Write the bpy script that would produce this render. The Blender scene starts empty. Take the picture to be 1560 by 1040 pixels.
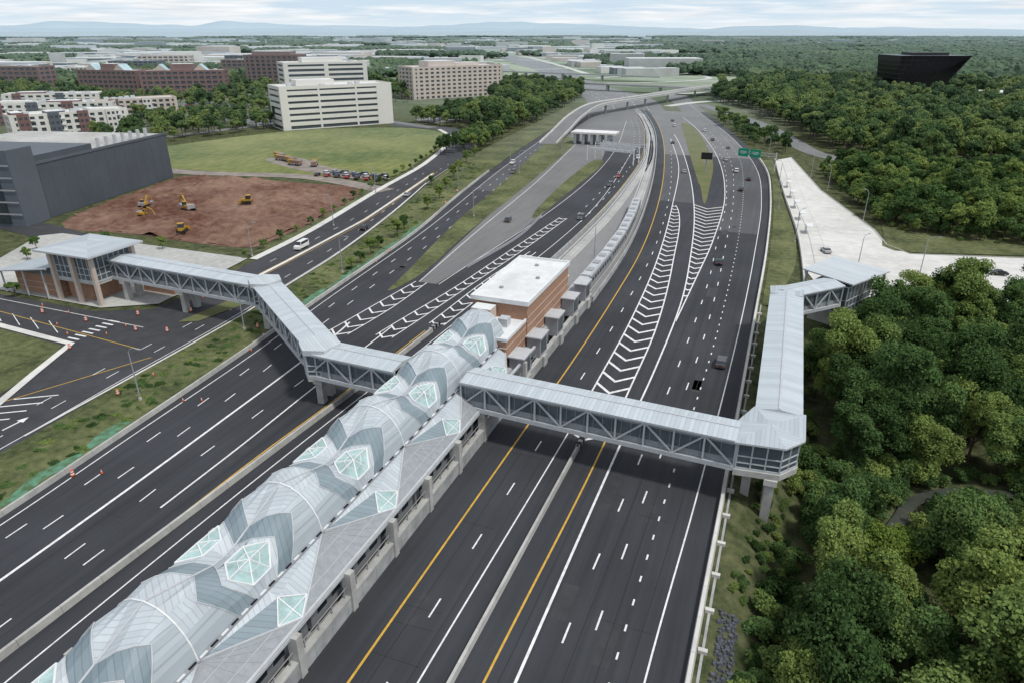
import bpy, math, random, bmesh
import numpy as np
from mathutils import Vector, Matrix, noise
from mathutils.geometry import tessellate_polygon
random.seed(7); rng=np.random.default_rng(7)
S=bpy.context.scene; COL=S.collection
# ------------------------------------------------------------------ materials
def N(nt,t,**k):
    n=nt.nodes.new(t)
    for a,b in k.items(): setattr(n,a,b)
    return n
def haze_tint(nt,col,amt=.68,near=350,far=6500,c=(.40,.49,.54)):  # aerial haze painted into the base colour by distance from the origin, no volume
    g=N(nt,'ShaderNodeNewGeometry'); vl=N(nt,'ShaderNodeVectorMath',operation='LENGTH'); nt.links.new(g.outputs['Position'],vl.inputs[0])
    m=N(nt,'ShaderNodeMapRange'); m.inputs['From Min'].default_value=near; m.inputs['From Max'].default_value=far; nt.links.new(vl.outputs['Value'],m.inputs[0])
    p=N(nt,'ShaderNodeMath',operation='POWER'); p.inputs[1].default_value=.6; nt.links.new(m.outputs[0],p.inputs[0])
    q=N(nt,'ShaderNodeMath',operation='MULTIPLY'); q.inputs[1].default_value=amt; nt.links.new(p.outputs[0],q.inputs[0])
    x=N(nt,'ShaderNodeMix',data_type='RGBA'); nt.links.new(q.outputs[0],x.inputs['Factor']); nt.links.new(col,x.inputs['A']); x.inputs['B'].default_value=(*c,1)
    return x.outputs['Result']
def mat(name,c,rough=.8,var=.12,scale=.6,metal=0,bump=0,bscale=8,stretch=None,spec=.3,c2=None,big=None,hz=True):
    m=bpy.data.materials.new(name); m.use_nodes=True; nt=m.node_tree; b=nt.nodes['Principled BSDF']
    b.inputs['Roughness'].default_value=rough; b.inputs['Metallic'].default_value=metal
    b.inputs['Specular IOR Level'].default_value=spec
    g=N(nt,'ShaderNodeNewGeometry'); v=g.outputs['Position']
    if stretch:
        mp=N(nt,'ShaderNodeMapping'); mp.inputs['Scale'].default_value=stretch
        nt.links.new(v,mp.inputs['Vector']); v=mp.outputs[0]
    n=N(nt,'ShaderNodeTexNoise'); n.inputs['Scale'].default_value=scale; n.inputs['Detail'].default_value=7; n.inputs['Roughness'].default_value=.65
    nt.links.new(v,n.inputs['Vector']); fac=n.outputs[0]
    if big:
        n3=N(nt,'ShaderNodeTexNoise'); n3.inputs['Scale'].default_value=big; n3.inputs['Detail'].default_value=5; nt.links.new(g.outputs['Position'],n3.inputs['Vector'])
        av=N(nt,'ShaderNodeMix',data_type='FLOAT'); av.inputs[0].default_value=.5; nt.links.new(fac,av.inputs[2]); nt.links.new(n3.outputs[0],av.inputs[3]); fac=av.outputs[0]
    r=N(nt,'ShaderNodeValToRGB'); r.color_ramp.elements[0].position=.39 if big else .32; r.color_ramp.elements[1].position=.61 if big else .68
    lo=[x*(1-var) for x in c]; hi=[min(1,x*(1+var)) for x in c]
    if c2: hi=c2
    r.color_ramp.elements[0].color=(*lo,1); r.color_ramp.elements[1].color=(*hi,1)
    nt.links.new(fac,r.inputs[0]); nt.links.new(haze_tint(nt,r.outputs[0]) if hz else r.outputs[0],b.inputs['Base Color'])
    if bump:
        n2=N(nt,'ShaderNodeTexNoise'); n2.inputs['Scale'].default_value=bscale; n2.inputs['Detail'].default_value=4
        nt.links.new(g.outputs['Position'],n2.inputs['Vector'])
        bp=N(nt,'ShaderNodeBump'); bp.inputs['Strength'].default_value=bump; bp.inputs['Distance'].default_value=.3
        nt.links.new(n2.outputs[0],bp.inputs['Height']); nt.links.new(bp.outputs[0],b.inputs['Normal'])
    return m
def seam_mat(name,c,rot,period=.6,rough=.5,metal=.0,dk=.78):
    m=bpy.data.materials.new(name); m.use_nodes=True; nt=m.node_tree; b=nt.nodes['Principled BSDF']
    b.inputs['Roughness'].default_value=rough; b.inputs['Metallic'].default_value=metal; b.inputs['Specular IOR Level'].default_value=.35
    g=N(nt,'ShaderNodeNewGeometry'); mp=N(nt,'ShaderNodeMapping'); mp.vector_type='POINT'; mp.inputs['Rotation'].default_value=(0,0,rot)
    nt.links.new(g.outputs['Position'],mp.inputs['Vector'])
    sx=N(nt,'ShaderNodeSeparateXYZ'); nt.links.new(mp.outputs[0],sx.inputs[0])
    d=N(nt,'ShaderNodeMath',operation='DIVIDE'); d.inputs[1].default_value=period; nt.links.new(sx.outputs[1],d.inputs[0])
    f=N(nt,'ShaderNodeMath',operation='FRACT'); nt.links.new(d.outputs[0],f.inputs[0])
    l=N(nt,'ShaderNodeMath',operation='LESS_THAN'); l.inputs[1].default_value=.14; nt.links.new(f.outputs[0],l.inputs[0])
    n=N(nt,'ShaderNodeTexNoise'); n.inputs['Scale'].default_value=.35; n.inputs['Detail'].default_value=5; nt.links.new(g.outputs['Position'],n.inputs['Vector'])
    fl=N(nt,'ShaderNodeMath',operation='FLOOR'); nt.links.new(d.outputs[0],fl.inputs[0])
    wn=N(nt,'ShaderNodeTexWhiteNoise',noise_dimensions='1D'); nt.links.new(fl.outputs[0],wn.inputs['W'])
    ad=N(nt,'ShaderNodeMath',operation='ADD'); nt.links.new(n.outputs[0],ad.inputs[0]); nt.links.new(wn.outputs[0],ad.inputs[1])
    r=N(nt,'ShaderNodeMapRange'); r.inputs['From Min'].default_value=.3; r.inputs['From Max'].default_value=1.6; r.inputs['To Min'].default_value=.88; r.inputs['To Max'].default_value=1.08
    nt.links.new(ad.outputs[0],r.inputs[0])
    mx=N(nt,'ShaderNodeMix',data_type='RGBA'); mx.inputs['A'].default_value=(*c,1); mx.inputs['B'].default_value=(*[x*dk for x in c],1); nt.links.new(l.outputs[0],mx.inputs['Factor'])
    vm=N(nt,'ShaderNodeVectorMath',operation='SCALE'); nt.links.new(mx.outputs['Result'],vm.inputs[0]); nt.links.new(r.outputs[0],vm.inputs['Scale'])
    nt.links.new(vm.outputs[0],b.inputs['Base Color'])
    bp=N(nt,'ShaderNodeBump'); bp.inputs['Strength'].default_value=.35; bp.inputs['Distance'].default_value=.05
    nt.links.new(l.outputs[0],bp.inputs['Height']); nt.links.new(bp.outputs[0],b.inputs['Normal'])
    return m
def glass_mat(name,c,rough=.15,metal=.0,spec=.6,hz=True):
    return mat(name,c,rough,.25,.25,metal,spec=spec,hz=hz)
def leaf_mat(name,a,bc,clump=.5,rw=.8):
    m=bpy.data.materials.new(name); m.use_nodes=True; nt=m.node_tree; nt.nodes.remove(nt.nodes['Principled BSDF'])
    out=nt.nodes['Material Output']
    oi=N(nt,'ShaderNodeObjectInfo'); tc=N(nt,'ShaderNodeTexCoord')
    n=N(nt,'ShaderNodeTexNoise'); n.inputs['Scale'].default_value=clump; n.inputs['Detail'].default_value=6; n.inputs['Roughness'].default_value=.7; nt.links.new(tc.outputs['Object'],n.inputs['Vector'])
    ad=N(nt,'ShaderNodeMath',operation='MULTIPLY_ADD'); ad.inputs[1].default_value=rw; nt.links.new(oi.outputs['Random'],ad.inputs[0]); nt.links.new(n.outputs[0],ad.inputs[2])
    r=N(nt,'ShaderNodeValToRGB'); r.color_ramp.elements[0].position=.38; r.color_ramp.elements[0].color=(*a,1)
    r.color_ramp.elements[1].position=1.0; r.color_ramp.elements[1].color=(*bc,1)
    e=r.color_ramp.elements.new(.68); e.color=(a[0]*.5+bc[0]*.38,a[1]*.5+bc[1]*.5,a[2]*.5+bc[2]*.6,1)
    md=N(nt,'ShaderNodeMath',operation='MULTIPLY'); md.inputs[1].default_value=.82; nt.links.new(ad.outputs[0],md.inputs[0])
    nt.links.new(md.outputs[0],r.inputs[0]); hc=haze_tint(nt,r.outputs[0],.6,350,5500,(.30,.38,.40))
    d=N(nt,'ShaderNodeBsdfDiffuse'); t=N(nt,'ShaderNodeBsdfTranslucent'); mx=N(nt,'ShaderNodeMixShader'); mx.inputs[0].default_value=.3
    nt.links.new(hc,d.inputs[0]); nt.links.new(hc,t.inputs[0]); nt.links.new(d.outputs[0],mx.inputs[1]); nt.links.new(t.outputs[0],mx.inputs[2]); nt.links.new(mx.outputs[0],out.inputs[0])
    return m
ASPH=mat('asphalt_new',(.037,.040,.046),.8,.24,1.0,stretch=(.8,.012,1),bump=.05,bscale=30,big=.05)
ASPH_R=mat('asphalt_side',(.045,.047,.052),.85,.25,.35,big=.04)
ASPH_M=mat('asphalt_worn',(.08,.083,.088),.85,.15,.8,stretch=(.9,.015,1),big=.03)
ASPH_O=mat('asphalt_old',(.16,.16,.158),.85,.15,.8,stretch=(1,.05,1),big=.03)
SEAL=mat('crack_sealant',(.02,.02,.022),.6,.2,1)
CONC=mat('concrete',(.40,.40,.38),.8,.2,.6,bump=.05,big=.06)
CONCL=mat('concrete_light',(.58,.57,.54),.8,.14,.35,big=.05)
CONCW=mat('concrete_wall',(.34,.35,.35),.8,.28,.4)
WHITE=mat('white_paint',(.70,.70,.70),.6,.22,1.2)
YEL=mat('yellow_paint',(.55,.33,.05),.6,.2,1.2)
GRASS=mat('grass',(.055,.078,.026),.95,.3,.6,c2=(.155,.165,.07),bump=.5,bscale=3,big=.07)
FIELD=mat('meadow_grass',(.085,.13,.032),.95,.15,.35,c2=(.225,.23,.08),bump=.3,bscale=2,stretch=(1,.35,1),big=.018)
DRYG=mat('dry_grass',(.2,.18,.09),.95,.2,.3,c2=(.1,.13,.045),big=.1)
DIRT=mat('red_dirt',(.115,.045,.028),.95,.25,.3,c2=(.23,.145,.105),bump=.8,bscale=.8,big=.03)
GRAV=mat('gravel',(.24,.21,.185),.95,.3,.15)
BALL=mat('ballast',(.23,.23,.23),.95,.25,2)
ROOF0=seam_mat('roof_metal_light',(.45,.495,.525),0)
ROOFY=seam_mat('roof_metal_cross',(.40,.445,.475),math.pi/2,dk=.8)
ROOFD=seam_mat('roof_metal_dark',(.195,.25,.28),math.pi*.22)
ROOFD2=seam_mat('roof_metal_dark_b',(.225,.28,.31),-math.pi*.22)
ROOFA=seam_mat('roof_metal_diag',(.49,.535,.56),math.pi*.2)
ROOFB=seam_mat('roof_metal_diag_b',(.43,.475,.505),-math.pi*.2)
SKYL=mat('skylight_glass',(.34,.47,.46),.12,.3,.6,spec=.7)
PERF=mat('perforated_panel',(.27,.29,.305),.6,.12,1.5)
STEEL=mat('steel_painted',(.46,.48,.495),.5,.1,1,metal=.0)
STEELW=mat('white_steel',(.68,.70,.70),.5,.07,1)
STEELG=mat('grey_steel',(.30,.31,.33),.5,.1,1)
GLZ=glass_mat('walkway_glass',(.09,.115,.13),.2)
DARK=mat('dark_opening',(.015,.015,.017),.8,.1,1)
BRICK=mat('tan_brick',(.34,.20,.135),.9,.17,1.5,bump=.1)
BRICKD=mat('brown_brick',(.15,.085,.07),.9,.15,.3)
ROOFW=mat('white_roof_membrane',(.64,.65,.65),.8,.14,.3,big=.05)
WALLW=mat('white_precast',(.66,.64,.59),.8,.06,.1)
BEIGE=mat('beige_precast',(.52,.44,.38),.8,.08,.1)
GREYP=mat('grey_panel',(.075,.088,.105),.6,.1,.08)
GREYP2=mat('grey_panel_light',(.10,.115,.135),.6,.1,.08)
REDB=mat('red_brick',(.17,.08,.065),.85,.15,.2)
WGL=glass_mat('window_glass',(.03,.04,.05),.1)
BLUE=mat('blue_roof',(.38,.52,.56),.5,.1,.2)
BLKG=glass_mat('black_glass',(.006,.007,.009),.25,spec=.25,hz=False)
SILV=mat('train_steel',(.46,.48,.5),.35,.1,.8,metal=.5)
ORNG=mat('orange_plastic',(.7,.12,.03),.6,.05,1)
YELM=mat('machine_yellow',(.42,.24,.035),.5,.25,1)
GRN=mat('sign_green',(.0,.28,.15),.5,.03,1)
TURQ=mat('hydroseed_turquoise',(.16,.38,.26),.9,.3,.8,c2=(.07,.12,.05),big=.4)
BARK=mat('bark',(.1,.08,.06),.9,.2,2)
RUB=mat('rubber',(.02,.02,.02),.8,.1,1)
WATER=glass_mat('creek_water',(.06,.065,.055),.12)
ROCK=mat('riprap_stone',(.09,.10,.115),.9,.35,1.2)
LEAF=leaf_mat('foliage',(.045,.083,.028),(.24,.31,.09))
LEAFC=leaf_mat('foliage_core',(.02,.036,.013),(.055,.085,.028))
LEAFY=leaf_mat('foliage_light',(.17,.24,.05),(.30,.35,.085))
LEAFF=leaf_mat('foliage_far',(.05,.085,.033),(.175,.225,.08),.11,.5)
# ------------------------------------------------------------------ mesh builder
class MB:
    def __init__(s): s.v=[];s.f=[];s.m=[];s.mats=[]
    def mi(s,m):
        if m not in s.mats: s.mats.append(m)
        return s.mats.index(m)
    def face(s,pts,m):
        k=len(s.v); s.v+= [tuple(p) for p in pts]; s.f.append(tuple(range(k,k+len(pts)))); s.m.append(s.mi(m))
    def hexa(s,b,t,m,mt=None,bot=True):
        n=len(b)
        for i in range(n):
            j=(i+1)%n; s.face([b[i],b[j],t[j],t[i]],m)
        s.face(t,mt or m)
        if bot: s.face(b[::-1],m)
    def box(s,x0,x1,y0,y1,z0,z1,m,mt=None):
        b=[(x0,y0,z0),(x1,y0,z0),(x1,y1,z0),(x0,y1,z0)]; t=[(p[0],p[1],z1) for p in b]; s.hexa(b,t,m,mt)
    def prism(s,poly,z0,z1,m,mt=None):
        a=sum(poly[i][0]*poly[(i+1)%len(poly)][1]-poly[(i+1)%len(poly)][0]*poly[i][1] for i in range(len(poly)))
        if a<0: poly=poly[::-1]
        s.hexa([(x,y,z0) for x,y in poly],[(x,y,z1) for x,y in poly],m,mt)
    def beam(s,p,q,w,h,m):
        p=Vector(p);q=Vector(q);d=(q-p)
        if d.length<1e-6:return
        d.normalize(); up=Vector((0,0,1)) if abs(d.z)<.99 else Vector((1,0,0))
        a=d.cross(up).normalized()*(w/2); b=a.cross(d).normalized()*(h/2)
        s.hexa([p-a-b,p+a-b,p+a+b,p-a+b],[q-a-b,q+a-b,q+a+b,q-a+b],m)
    def cyl(s,p,q,r0,r1,n,m,cap=True):
        p=Vector(p);q=Vector(q);d=(q-p).normalized(); up=Vector((0,0,1)) if abs(d.z)<.99 else Vector((1,0,0))
        a=d.cross(up).normalized(); b=d.cross(a)
        A=[p+(a*math.cos(2*math.pi*i/n)+b*math.sin(2*math.pi*i/n))*r0 for i in range(n)]
        B=[q+(a*math.cos(2*math.pi*i/n)+b*math.sin(2*math.pi*i/n))*r1 for i in range(n)]
        for i in range(n):
            j=(i+1)%n; s.face([A[i],A[j],B[j],B[i]],m)
        if cap: s.face(B,m); s.face(A[::-1],m)
    def ob(s,c,ang,l,w,z0,z1,m,mt=None):
        ca,sa=math.cos(ang),math.sin(ang)
        P=[(c[0]+dx*ca-dy*sa,c[1]+dx*sa+dy*ca) for dx,dy in ((-l/2,-w/2),(l/2,-w/2),(l/2,w/2),(-l/2,w/2))]
        s.prism(P,z0,z1,m,mt)
    def mesh(s,name):
        me=bpy.data.meshes.new(name); me.from_pydata(s.v,[],s.f)
        for m in s.mats: me.materials.append(m)
        me.polygons.foreach_set('material_index',s.m); me.update(); return me
    def build(s,name,parent=None,loc=None):
        return inst(s.mesh(name),name,loc,0,1,parent)
def inst(me,name,loc=None,rot=0,sc=1,parent=None):
    o=bpy.data.objects.new(name,me); COL.objects.link(o)
    if loc is not None: o.location=loc
    o.rotation_euler[2]=rot
    if sc!=1: o.scale=(sc,sc,sc) if not isinstance(sc,tuple) else sc
    if parent: o.parent=parent
    return o
def empty(name,loc=(0,0,0)):
    o=bpy.data.objects.new(name,None); COL.objects.link(o); o.location=loc; return o
def F(pts):
    pts=sorted(((y,x) for x,y in pts)); Y=[p[0] for p in pts]; X=[p[1] for p in pts]; n=len(Y)
    sl=[]
    for i in range(n):
        if i==0: sl.append((X[1]-X[0])/(Y[1]-Y[0]))
        elif i==n-1: sl.append((X[-1]-X[-2])/(Y[-1]-Y[-2]))
        else: sl.append(.5*((X[i]-X[i-1])/(Y[i]-Y[i-1])+(X[i+1]-X[i])/(Y[i+1]-Y[i])))
    def f(y):
        if y<=Y[0]: return X[0]+sl[0]*(y-Y[0])
        if y>=Y[-1]: return X[-1]+sl[-1]*(y-Y[-1])
        k=max(i for i in range(n-1) if Y[i]<=y); h=Y[k+1]-Y[k]; t=(y-Y[k])/h
        return (2*t**3-3*t*t+1)*X[k]+(t**3-2*t*t+t)*h*sl[k]+(3*t*t-2*t**3)*X[k+1]+(t**3-t*t)*h*sl[k+1]
    return f
def ribbon(mb,fl,fr,y0,y1,z,m,step=6):
    n=max(1,int(abs(y1-y0)/step)); ys=[y0+(y1-y0)*i/n for i in range(n+1)]
    for a,b in zip(ys,ys[1:]): mb.face([(fl(a),a,z),(fr(a),a,z),(fr(b),b,z),(fl(b),b,z)],m)
def line(mb,f,y0,y1,w,m,dash=None,z=.014):
    w=w/2
    if dash:
        L,G=dash; y=y0
        while y+L<=y1:
            n=1 if L<5 else 2
            ribbon(mb,lambda t:f(t)-w,lambda t:f(t)+w,y,y+L,z,m,L/n); y+=L+G
    else: ribbon(mb,lambda t:f(t)-w,lambda t:f(t)+w,y0,y1,z,m,4)
def sheet(mb,poly,z,m):
    tr=tessellate_polygon([[Vector((x,y,0)) for x,y in poly]]); k=len(mb.v); mb.v+=[(x,y,z) for x,y in poly]
    for t in tr:
        a,b,c=[poly[i] for i in t]
        cr=(b[0]-a[0])*(c[1]-a[1])-(b[1]-a[1])*(c[0]-a[0])
        t=t if cr>0 else t[::-1]
        mb.f.append(tuple(k+i for i in t)); mb.m.append(mb.mi(m))
def smooth(pts,closed=False,n=5):
    out=[];L=len(pts)
    rngi=range(L) if closed else range(L-1)
    for i in rngi:
        g=lambda k: pts[k%L] if closed else pts[min(max(k,0),L-1)]
        p0,p1,p2,p3=g(i-1),g(i),g(i+1),g(i+2)
        for j in range(n):
            t=j/n
            out.append(tuple(.5*((2*b)+(-a+c)*t+(2*a-5*b+4*c-d)*t*t+(-a+3*b-3*c+d)*t**3) for a,b,c,d in zip(p0,p1,p2,p3)))
    if not closed: out.append(pts[-1])
    return out
def path_strip(mb,pts,w,z,m,h=None):
    L=[];R=[]
    for i,p in enumerate(pts):
        a=pts[max(0,i-1)];b=pts[min(len(pts)-1,i+1)]; d=Vector((b[0]-a[0],b[1]-a[1])).normalized(); n=Vector((-d.y,d.x))*w/2
        zz=p[2] if len(p)>2 else z
        L.append((p[0]+n.x,p[1]+n.y,zz));R.append((p[0]-n.x,p[1]-n.y,zz))
    for i in range(len(pts)-1):
        if h is None: mb.face([R[i],R[i+1],L[i+1],L[i]],m)
        else:
            q=[R[i],R[i+1],L[i+1],L[i]]; mb.hexa([(x,y,zz-h) for x,y,zz in q],q,m)
    return L,R
def inpoly(x,y,P):
    c=False;j=len(P)-1
    for i in range(len(P)):
        if (P[i][1]>y)!=(P[j][1]>y) and x<(P[j][0]-P[i][0])*(y-P[i][1])/(P[j][1]-P[i][1])+P[i][0]: c=not c
        j=i
    return c
# ------------------------------------------------------------------ ground
def sm(t): t=min(max(t,0),1); return t*t*(3-2*t)
def gh(x,y):
    h=-.12
    if x>.2: h-=5.2*sm((x-.8)/11)*(1-sm((y-150)/30))
    if x>.2 and y<185: h+=.35*math.sin(x*.5)*math.sin(y*.37)*sm((x-6)/6)*(1-sm((y-150)/30))
    return h
xs=[-14000,-9000,-6000,-4000,-2500,-1600,-1000,-700,-500,-350,-250,-180,-130,-90,-50,-20,-5,0,.25,1.5,3,4.5,6,7.5,9,10.5,12,14,17,20,23,26,29,32,36,40,45,50,56,62,70,80,95,120,160,220,320,500,800,1400,2500,4500,9000,14000]
ys=[-600,-200,-60,-20]+list(range(0,200,5))+[200,230,270,320,400,500,650,850,1100,1500,2100,3000,4500,7000,10000,14500]
V=[(x,y,gh(x,y)) for y in ys for x in xs]; nx=len(xs)
FC=[(j*nx+i,j*nx+i+1,(j+1)*nx+i+1,(j+1)*nx+i) for j in range(len(ys)-1) for i in range(nx-1)]
gm=bpy.data.materials.new('ground_cover'); gm.use_nodes=True; nt=gm.node_tree; b=nt.nodes['Principled BSDF']; b.inputs['Roughness'].default_value=.95; b.inputs['Specular IOR Level'].default_value=.1
g=N(nt,'ShaderNodeNewGeometry')
n1=N(nt,'ShaderNodeTexNoise'); n1.inputs['Scale'].default_value=.3; n1.inputs['Detail'].default_value=9; n1.inputs['Roughness'].default_value=.75; nt.links.new(g.outputs['Position'],n1.inputs['Vector'])
r1=N(nt,'ShaderNodeValToRGB'); r1.color_ramp.elements[0].position=.38; r1.color_ramp.elements[0].color=(.03,.045,.018,1); r1.color_ramp.elements[1].position=.66; r1.color_ramp.elements[1].color=(.135,.14,.07,1); nt.links.new(n1.outputs[0],r1.inputs[0])
mpx=N(nt,'ShaderNodeMapping'); mpx.inputs['Rotation'].default_value=(0,0,-.37); mpx.inputs['Scale'].default_value=(.0011,.0045,1); nt.links.new(g.outputs['Position'],mpx.inputs['Vector'])
n2=N(nt,'ShaderNodeTexNoise'); n2.inputs['Scale'].default_value=1.6; n2.inputs['Detail'].default_value=9; n2.inputs['Roughness'].default_value=.75; nt.links.new(mpx.outputs[0],n2.inputs['Vector'])
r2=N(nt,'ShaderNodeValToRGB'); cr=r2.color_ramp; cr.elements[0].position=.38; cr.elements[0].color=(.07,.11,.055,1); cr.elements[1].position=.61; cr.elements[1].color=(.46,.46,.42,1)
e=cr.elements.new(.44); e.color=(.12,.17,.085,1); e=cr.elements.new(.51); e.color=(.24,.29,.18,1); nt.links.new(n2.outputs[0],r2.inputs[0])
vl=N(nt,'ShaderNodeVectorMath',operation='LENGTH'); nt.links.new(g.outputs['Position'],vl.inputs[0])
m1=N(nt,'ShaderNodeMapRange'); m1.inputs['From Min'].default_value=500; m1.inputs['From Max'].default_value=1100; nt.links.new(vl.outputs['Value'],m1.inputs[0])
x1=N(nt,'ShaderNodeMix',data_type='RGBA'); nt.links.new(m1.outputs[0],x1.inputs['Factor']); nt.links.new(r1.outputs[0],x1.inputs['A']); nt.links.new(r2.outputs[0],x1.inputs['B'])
nt.links.new(haze_tint(nt,x1.outputs['Result'],.85,500,9000,(.33,.42,.46)),b.inputs['Base Color'])
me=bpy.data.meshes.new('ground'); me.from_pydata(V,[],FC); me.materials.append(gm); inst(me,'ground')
# ------------------------------------------------------------------ road alignments
fRy=F([(-33,0),(-33,60),(-32.9,94),(-32.8,118),(-33.3,153),(-34.9,197),(-41.2,263),(-53.6,350),(-73.3,457),(-96.8,555),(-125,650)])
fRw2=F([(-26.6,0),(-26.4,45),(-25.9,94),(-26,110),(-26.4,143),(-28.7,189),(-36,265),(-45.5,343),(-66,445)])
fRbar=F([(-23.4,0),(-23.1,90.6)])
fRy2=F([(-20.4,0),(-20.2,44),(-19.6,80),(-19.6,94)])
fGr=F([(-19.6,94),(-19.7,112),(-20.2,141),(-24.3,191),(-32.5,255),(-36.5,268)])
fRw3=F([(-17.2,0),(-17.2,46),(-17.1,95),(-16.8,120),(-17.4,160),(-19.6,190),(-26,250),(-40,337),(-66,460),(-95,560)])
fG2r=F([(-16.8,145),(-16.3,181),(-16,215),(-18.5,284),(-31,380),(-57.2,498),(-78,570)])
fRd4=F([(-14.2,0),(-14.2,55),(-13.6,78),(-12.7,130),(-13,180),(-14.3,208),(-17.5,280),(-29,380),(-55,498)])
fRd5=F([(-11.3,0),(-11.3,55),(-10.9,78),(-9.7,131),(-10.2,170),(-11.5,205),(-14.9,280),(-25,380),(-50,500)])
fRd6=F([(-8.3,0),(-8.3,54),(-8,88),(-7.3,135),(-7.7,180),(-9,230),(-12.5,299),(-20,380),(-45,505)])
fRe=F([(-5,0),(-5,50),(-4,83),(-2.9,152),(-3,206),(-4.3,277),(-9.5,348),(-27.1,444),(-63,583),(-91,691)])
fRb=F([(-1.1,0),(-1,52),(-.6,90),(-.2,158),(0,214),(-1.6,290),(-5.5,348),(-23,444),(-58,583),(-84,691)])
fL1=F([(-89,0),(-90,43),(-92,66),(-95,101),(-98,122),(-106,193),(-123,301),(-142,447),(-157,600)])
fGSr=F([(-90.5,0),(-91.5,43),(-93.5,66),(-97,101),(-99.7,122),(-108,193),(-118,246),(-130,320),(-146,447),(-161,600)])
fGSl=F([(-105,0),(-107,55),(-109,80),(-111,110),(-114,135),(-118,165),(-128,213),(-142,272),(-152,333),(-166,456),(-190,688)])
fW1=F([(-79.5,0),(-80,36),(-81.5,70),(-85,116),(-86,122)])
fLy=F([(-70,0),(-69.8,30),(-69.2,46),(-68.9,70),(-68.2,86),(-67.5,122)])
fLb=F([(-68.9,0),(-68.7,29),(-68.1,50),(-67.4,70),(-66.6,90),(-65.8,122)])
fRL=F([(-57,0),(-57,120),(-56.8,178),(-57,221),(-59.5,282),(-67,366),(-86,469),(-111,564),(-150,680)])
fWall=F([(-37.6,0),(-37.5,90),(-37.6,150),(-38.2,180),(-39.5,205),(-45.5,263),(-58,350),(-77.5,457),(-102,555),(-135,665)])
road=MB(); ribbon(road,fGSr,fRb,-20,600,0,ASPH,6)
fml=F([(-161,600),(-195,704),(-285,862),(-450,1232),(-715,1740),(-1500,3000)]); fmr=F([(-95,600),(-125,704),(-212,862),(-375,1232),(-640,1740),(-1420,3000)])
ribbon(road,fml,fmr,600,2600,0,ASPH_O,25)
ribbon(road,lambda y:fRe(y)-14,lambda y:fRb(y),600,760,0.01,ASPH_O,20)
road.build('highway_asphalt')
ro=MB()
fa=F([(-84,150),(-92,203),(-102,283),(-113,345),(-118,405)]); fb=F([(-79,150),(-77,180),(-77,227),(-80,274),(-84,339),(-96,405)])
ribbon(ro,fa,fb,150,405,.006,ASPH_O)
ribbon(ro,lambda y:fRy(y)-.0,lambda y:fRw3(y)-.2,268,380,.006,ASPH_M,8)
ribbon(ro,lambda y:fG2r(y)+.2,lambda y:fRe(y),230,380,.006,ASPH_M,8)
ribbon(ro,lambda y:fL1(y),lambda y:fL1(y)+11,260,405,.006,ASPH_M,8)
ribbon(ro,lambda y:fL1(y),lambda y:fRL(y),405,600,.006,ASPH_O,10)
ribbon(ro,lambda y:fRy(y),lambda y:fRe(y),380,600,.006,ASPH_O,10)
ro.build('older_asphalt_pavement')
fr=MB()
frr=[(-105,-20),(-107,55),(-109,80),(-111,110),(-114,135),(-118,165),(-128,213),(-141,265),(-150,305),(-158,345),(-172,395),(-181,420),(-215,440),(-260,446)]
frl=[(-260,432),(-216,426),(-198,405),(-186,383),(-164,307),(-153,245),(-141,184),(-137,150),(-134,128),(-134,110),(-146,104),(-190,104),(-320,112),(-320,-20)]
sheet(fr,frr+frl,-.02,ASPH_R); fr.build('frontage_road')
cr2=MB(); path_strip(cr2,[(-190,142),(-222,150),(-330,165)],12,-.03,ASPH_R); cr2.build('side_street')
# ------------------------------------------------------------------ markings
wm=MB(); ym=MB(); D=(3,9)
line(ym,fRy,-10,560,.28,YEL)
line(wm,lambda y:fRy(y)+3.7,-10,100,.2,WHITE,D); line(wm,lambda y:fRy(y)+3.6,100,400,.22,WHITE,D)
line(wm,fRw2,-10,93,.2,WHITE); line(wm,fRw2,93,440,.3,WHITE)
line(ym,fRy2,-10,93,.26,YEL)
line(wm,fRw3,-10,460,.32,WHITE); line(wm,fGr,95,262,.3,WHITE); line(wm,fG2r,147,560,.3,WHITE)
line(wm,fRd4,-8,480,.22,WHITE,D); line(wm,fRd5,-5,480,.22,WHITE,D); line(wm,fRd6,-8,480,.22,WHITE,(1,3)); line(wm,fRe,-10,690,.2,WHITE)
for p,q in (((-25.9,93.6),(-23.0,91.8)),((-23.0,91.8),(-19.8,94.2)),((-25.9,93.6),(-19.8,94.4))):
    wm.beam((*p,.016),(*q,.016),.5,.01,WHITE)
def chev(fa,fb,y0,y1,sp,dirn=1,w=.55):
    y=y0
    while y<y1:
        a=fa(y);b=fb(y);wd=abs(b-a)
        if wd>.9:
            c=(a+b)/2; k=wd*.5*dirn; z=.02
            for x in (a,b):
                yy=y+k
                wm.face([(x,y,z),(c,yy,z),(c,yy+w*1.5,z),(x,y+w*1.5,z)],WHITE)
        y+=sp
chev(fRw2,fGr,97,262,4.8,-1); chev(fRw3,fG2r,150,268,4.8,-1)
line(wm,fL1,-10,600,.2,WHITE)
line(wm,F([(-86,0),(-87,45),(-88.5,67.5),(-91,93),(-95,122),(-103,193),(-119,301),(-138,447)]),-6,440,.2,WHITE,D)
line(wm,F([(-83,0),(-84,46),(-84.6,62),(-86,80),(-91,118),(-99,193),(-115,301),(-133,447)]),-3,440,.2,WHITE,D)
line(wm,F([(-76,0),(-76.3,46),(-77,57),(-77.5,75),(-79,115)]),-6,112,.2,WHITE,D)
line(wm,F([(-73,0),(-73,55)]),-6,50,.2,WHITE,D)
line(wm,fW1,-10,120,.42,WHITE); line(wm,F([(-73,54),(-73.4,70),(-74.3,88),(-75.5,121)]),54,121,.3,WHITE)
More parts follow.
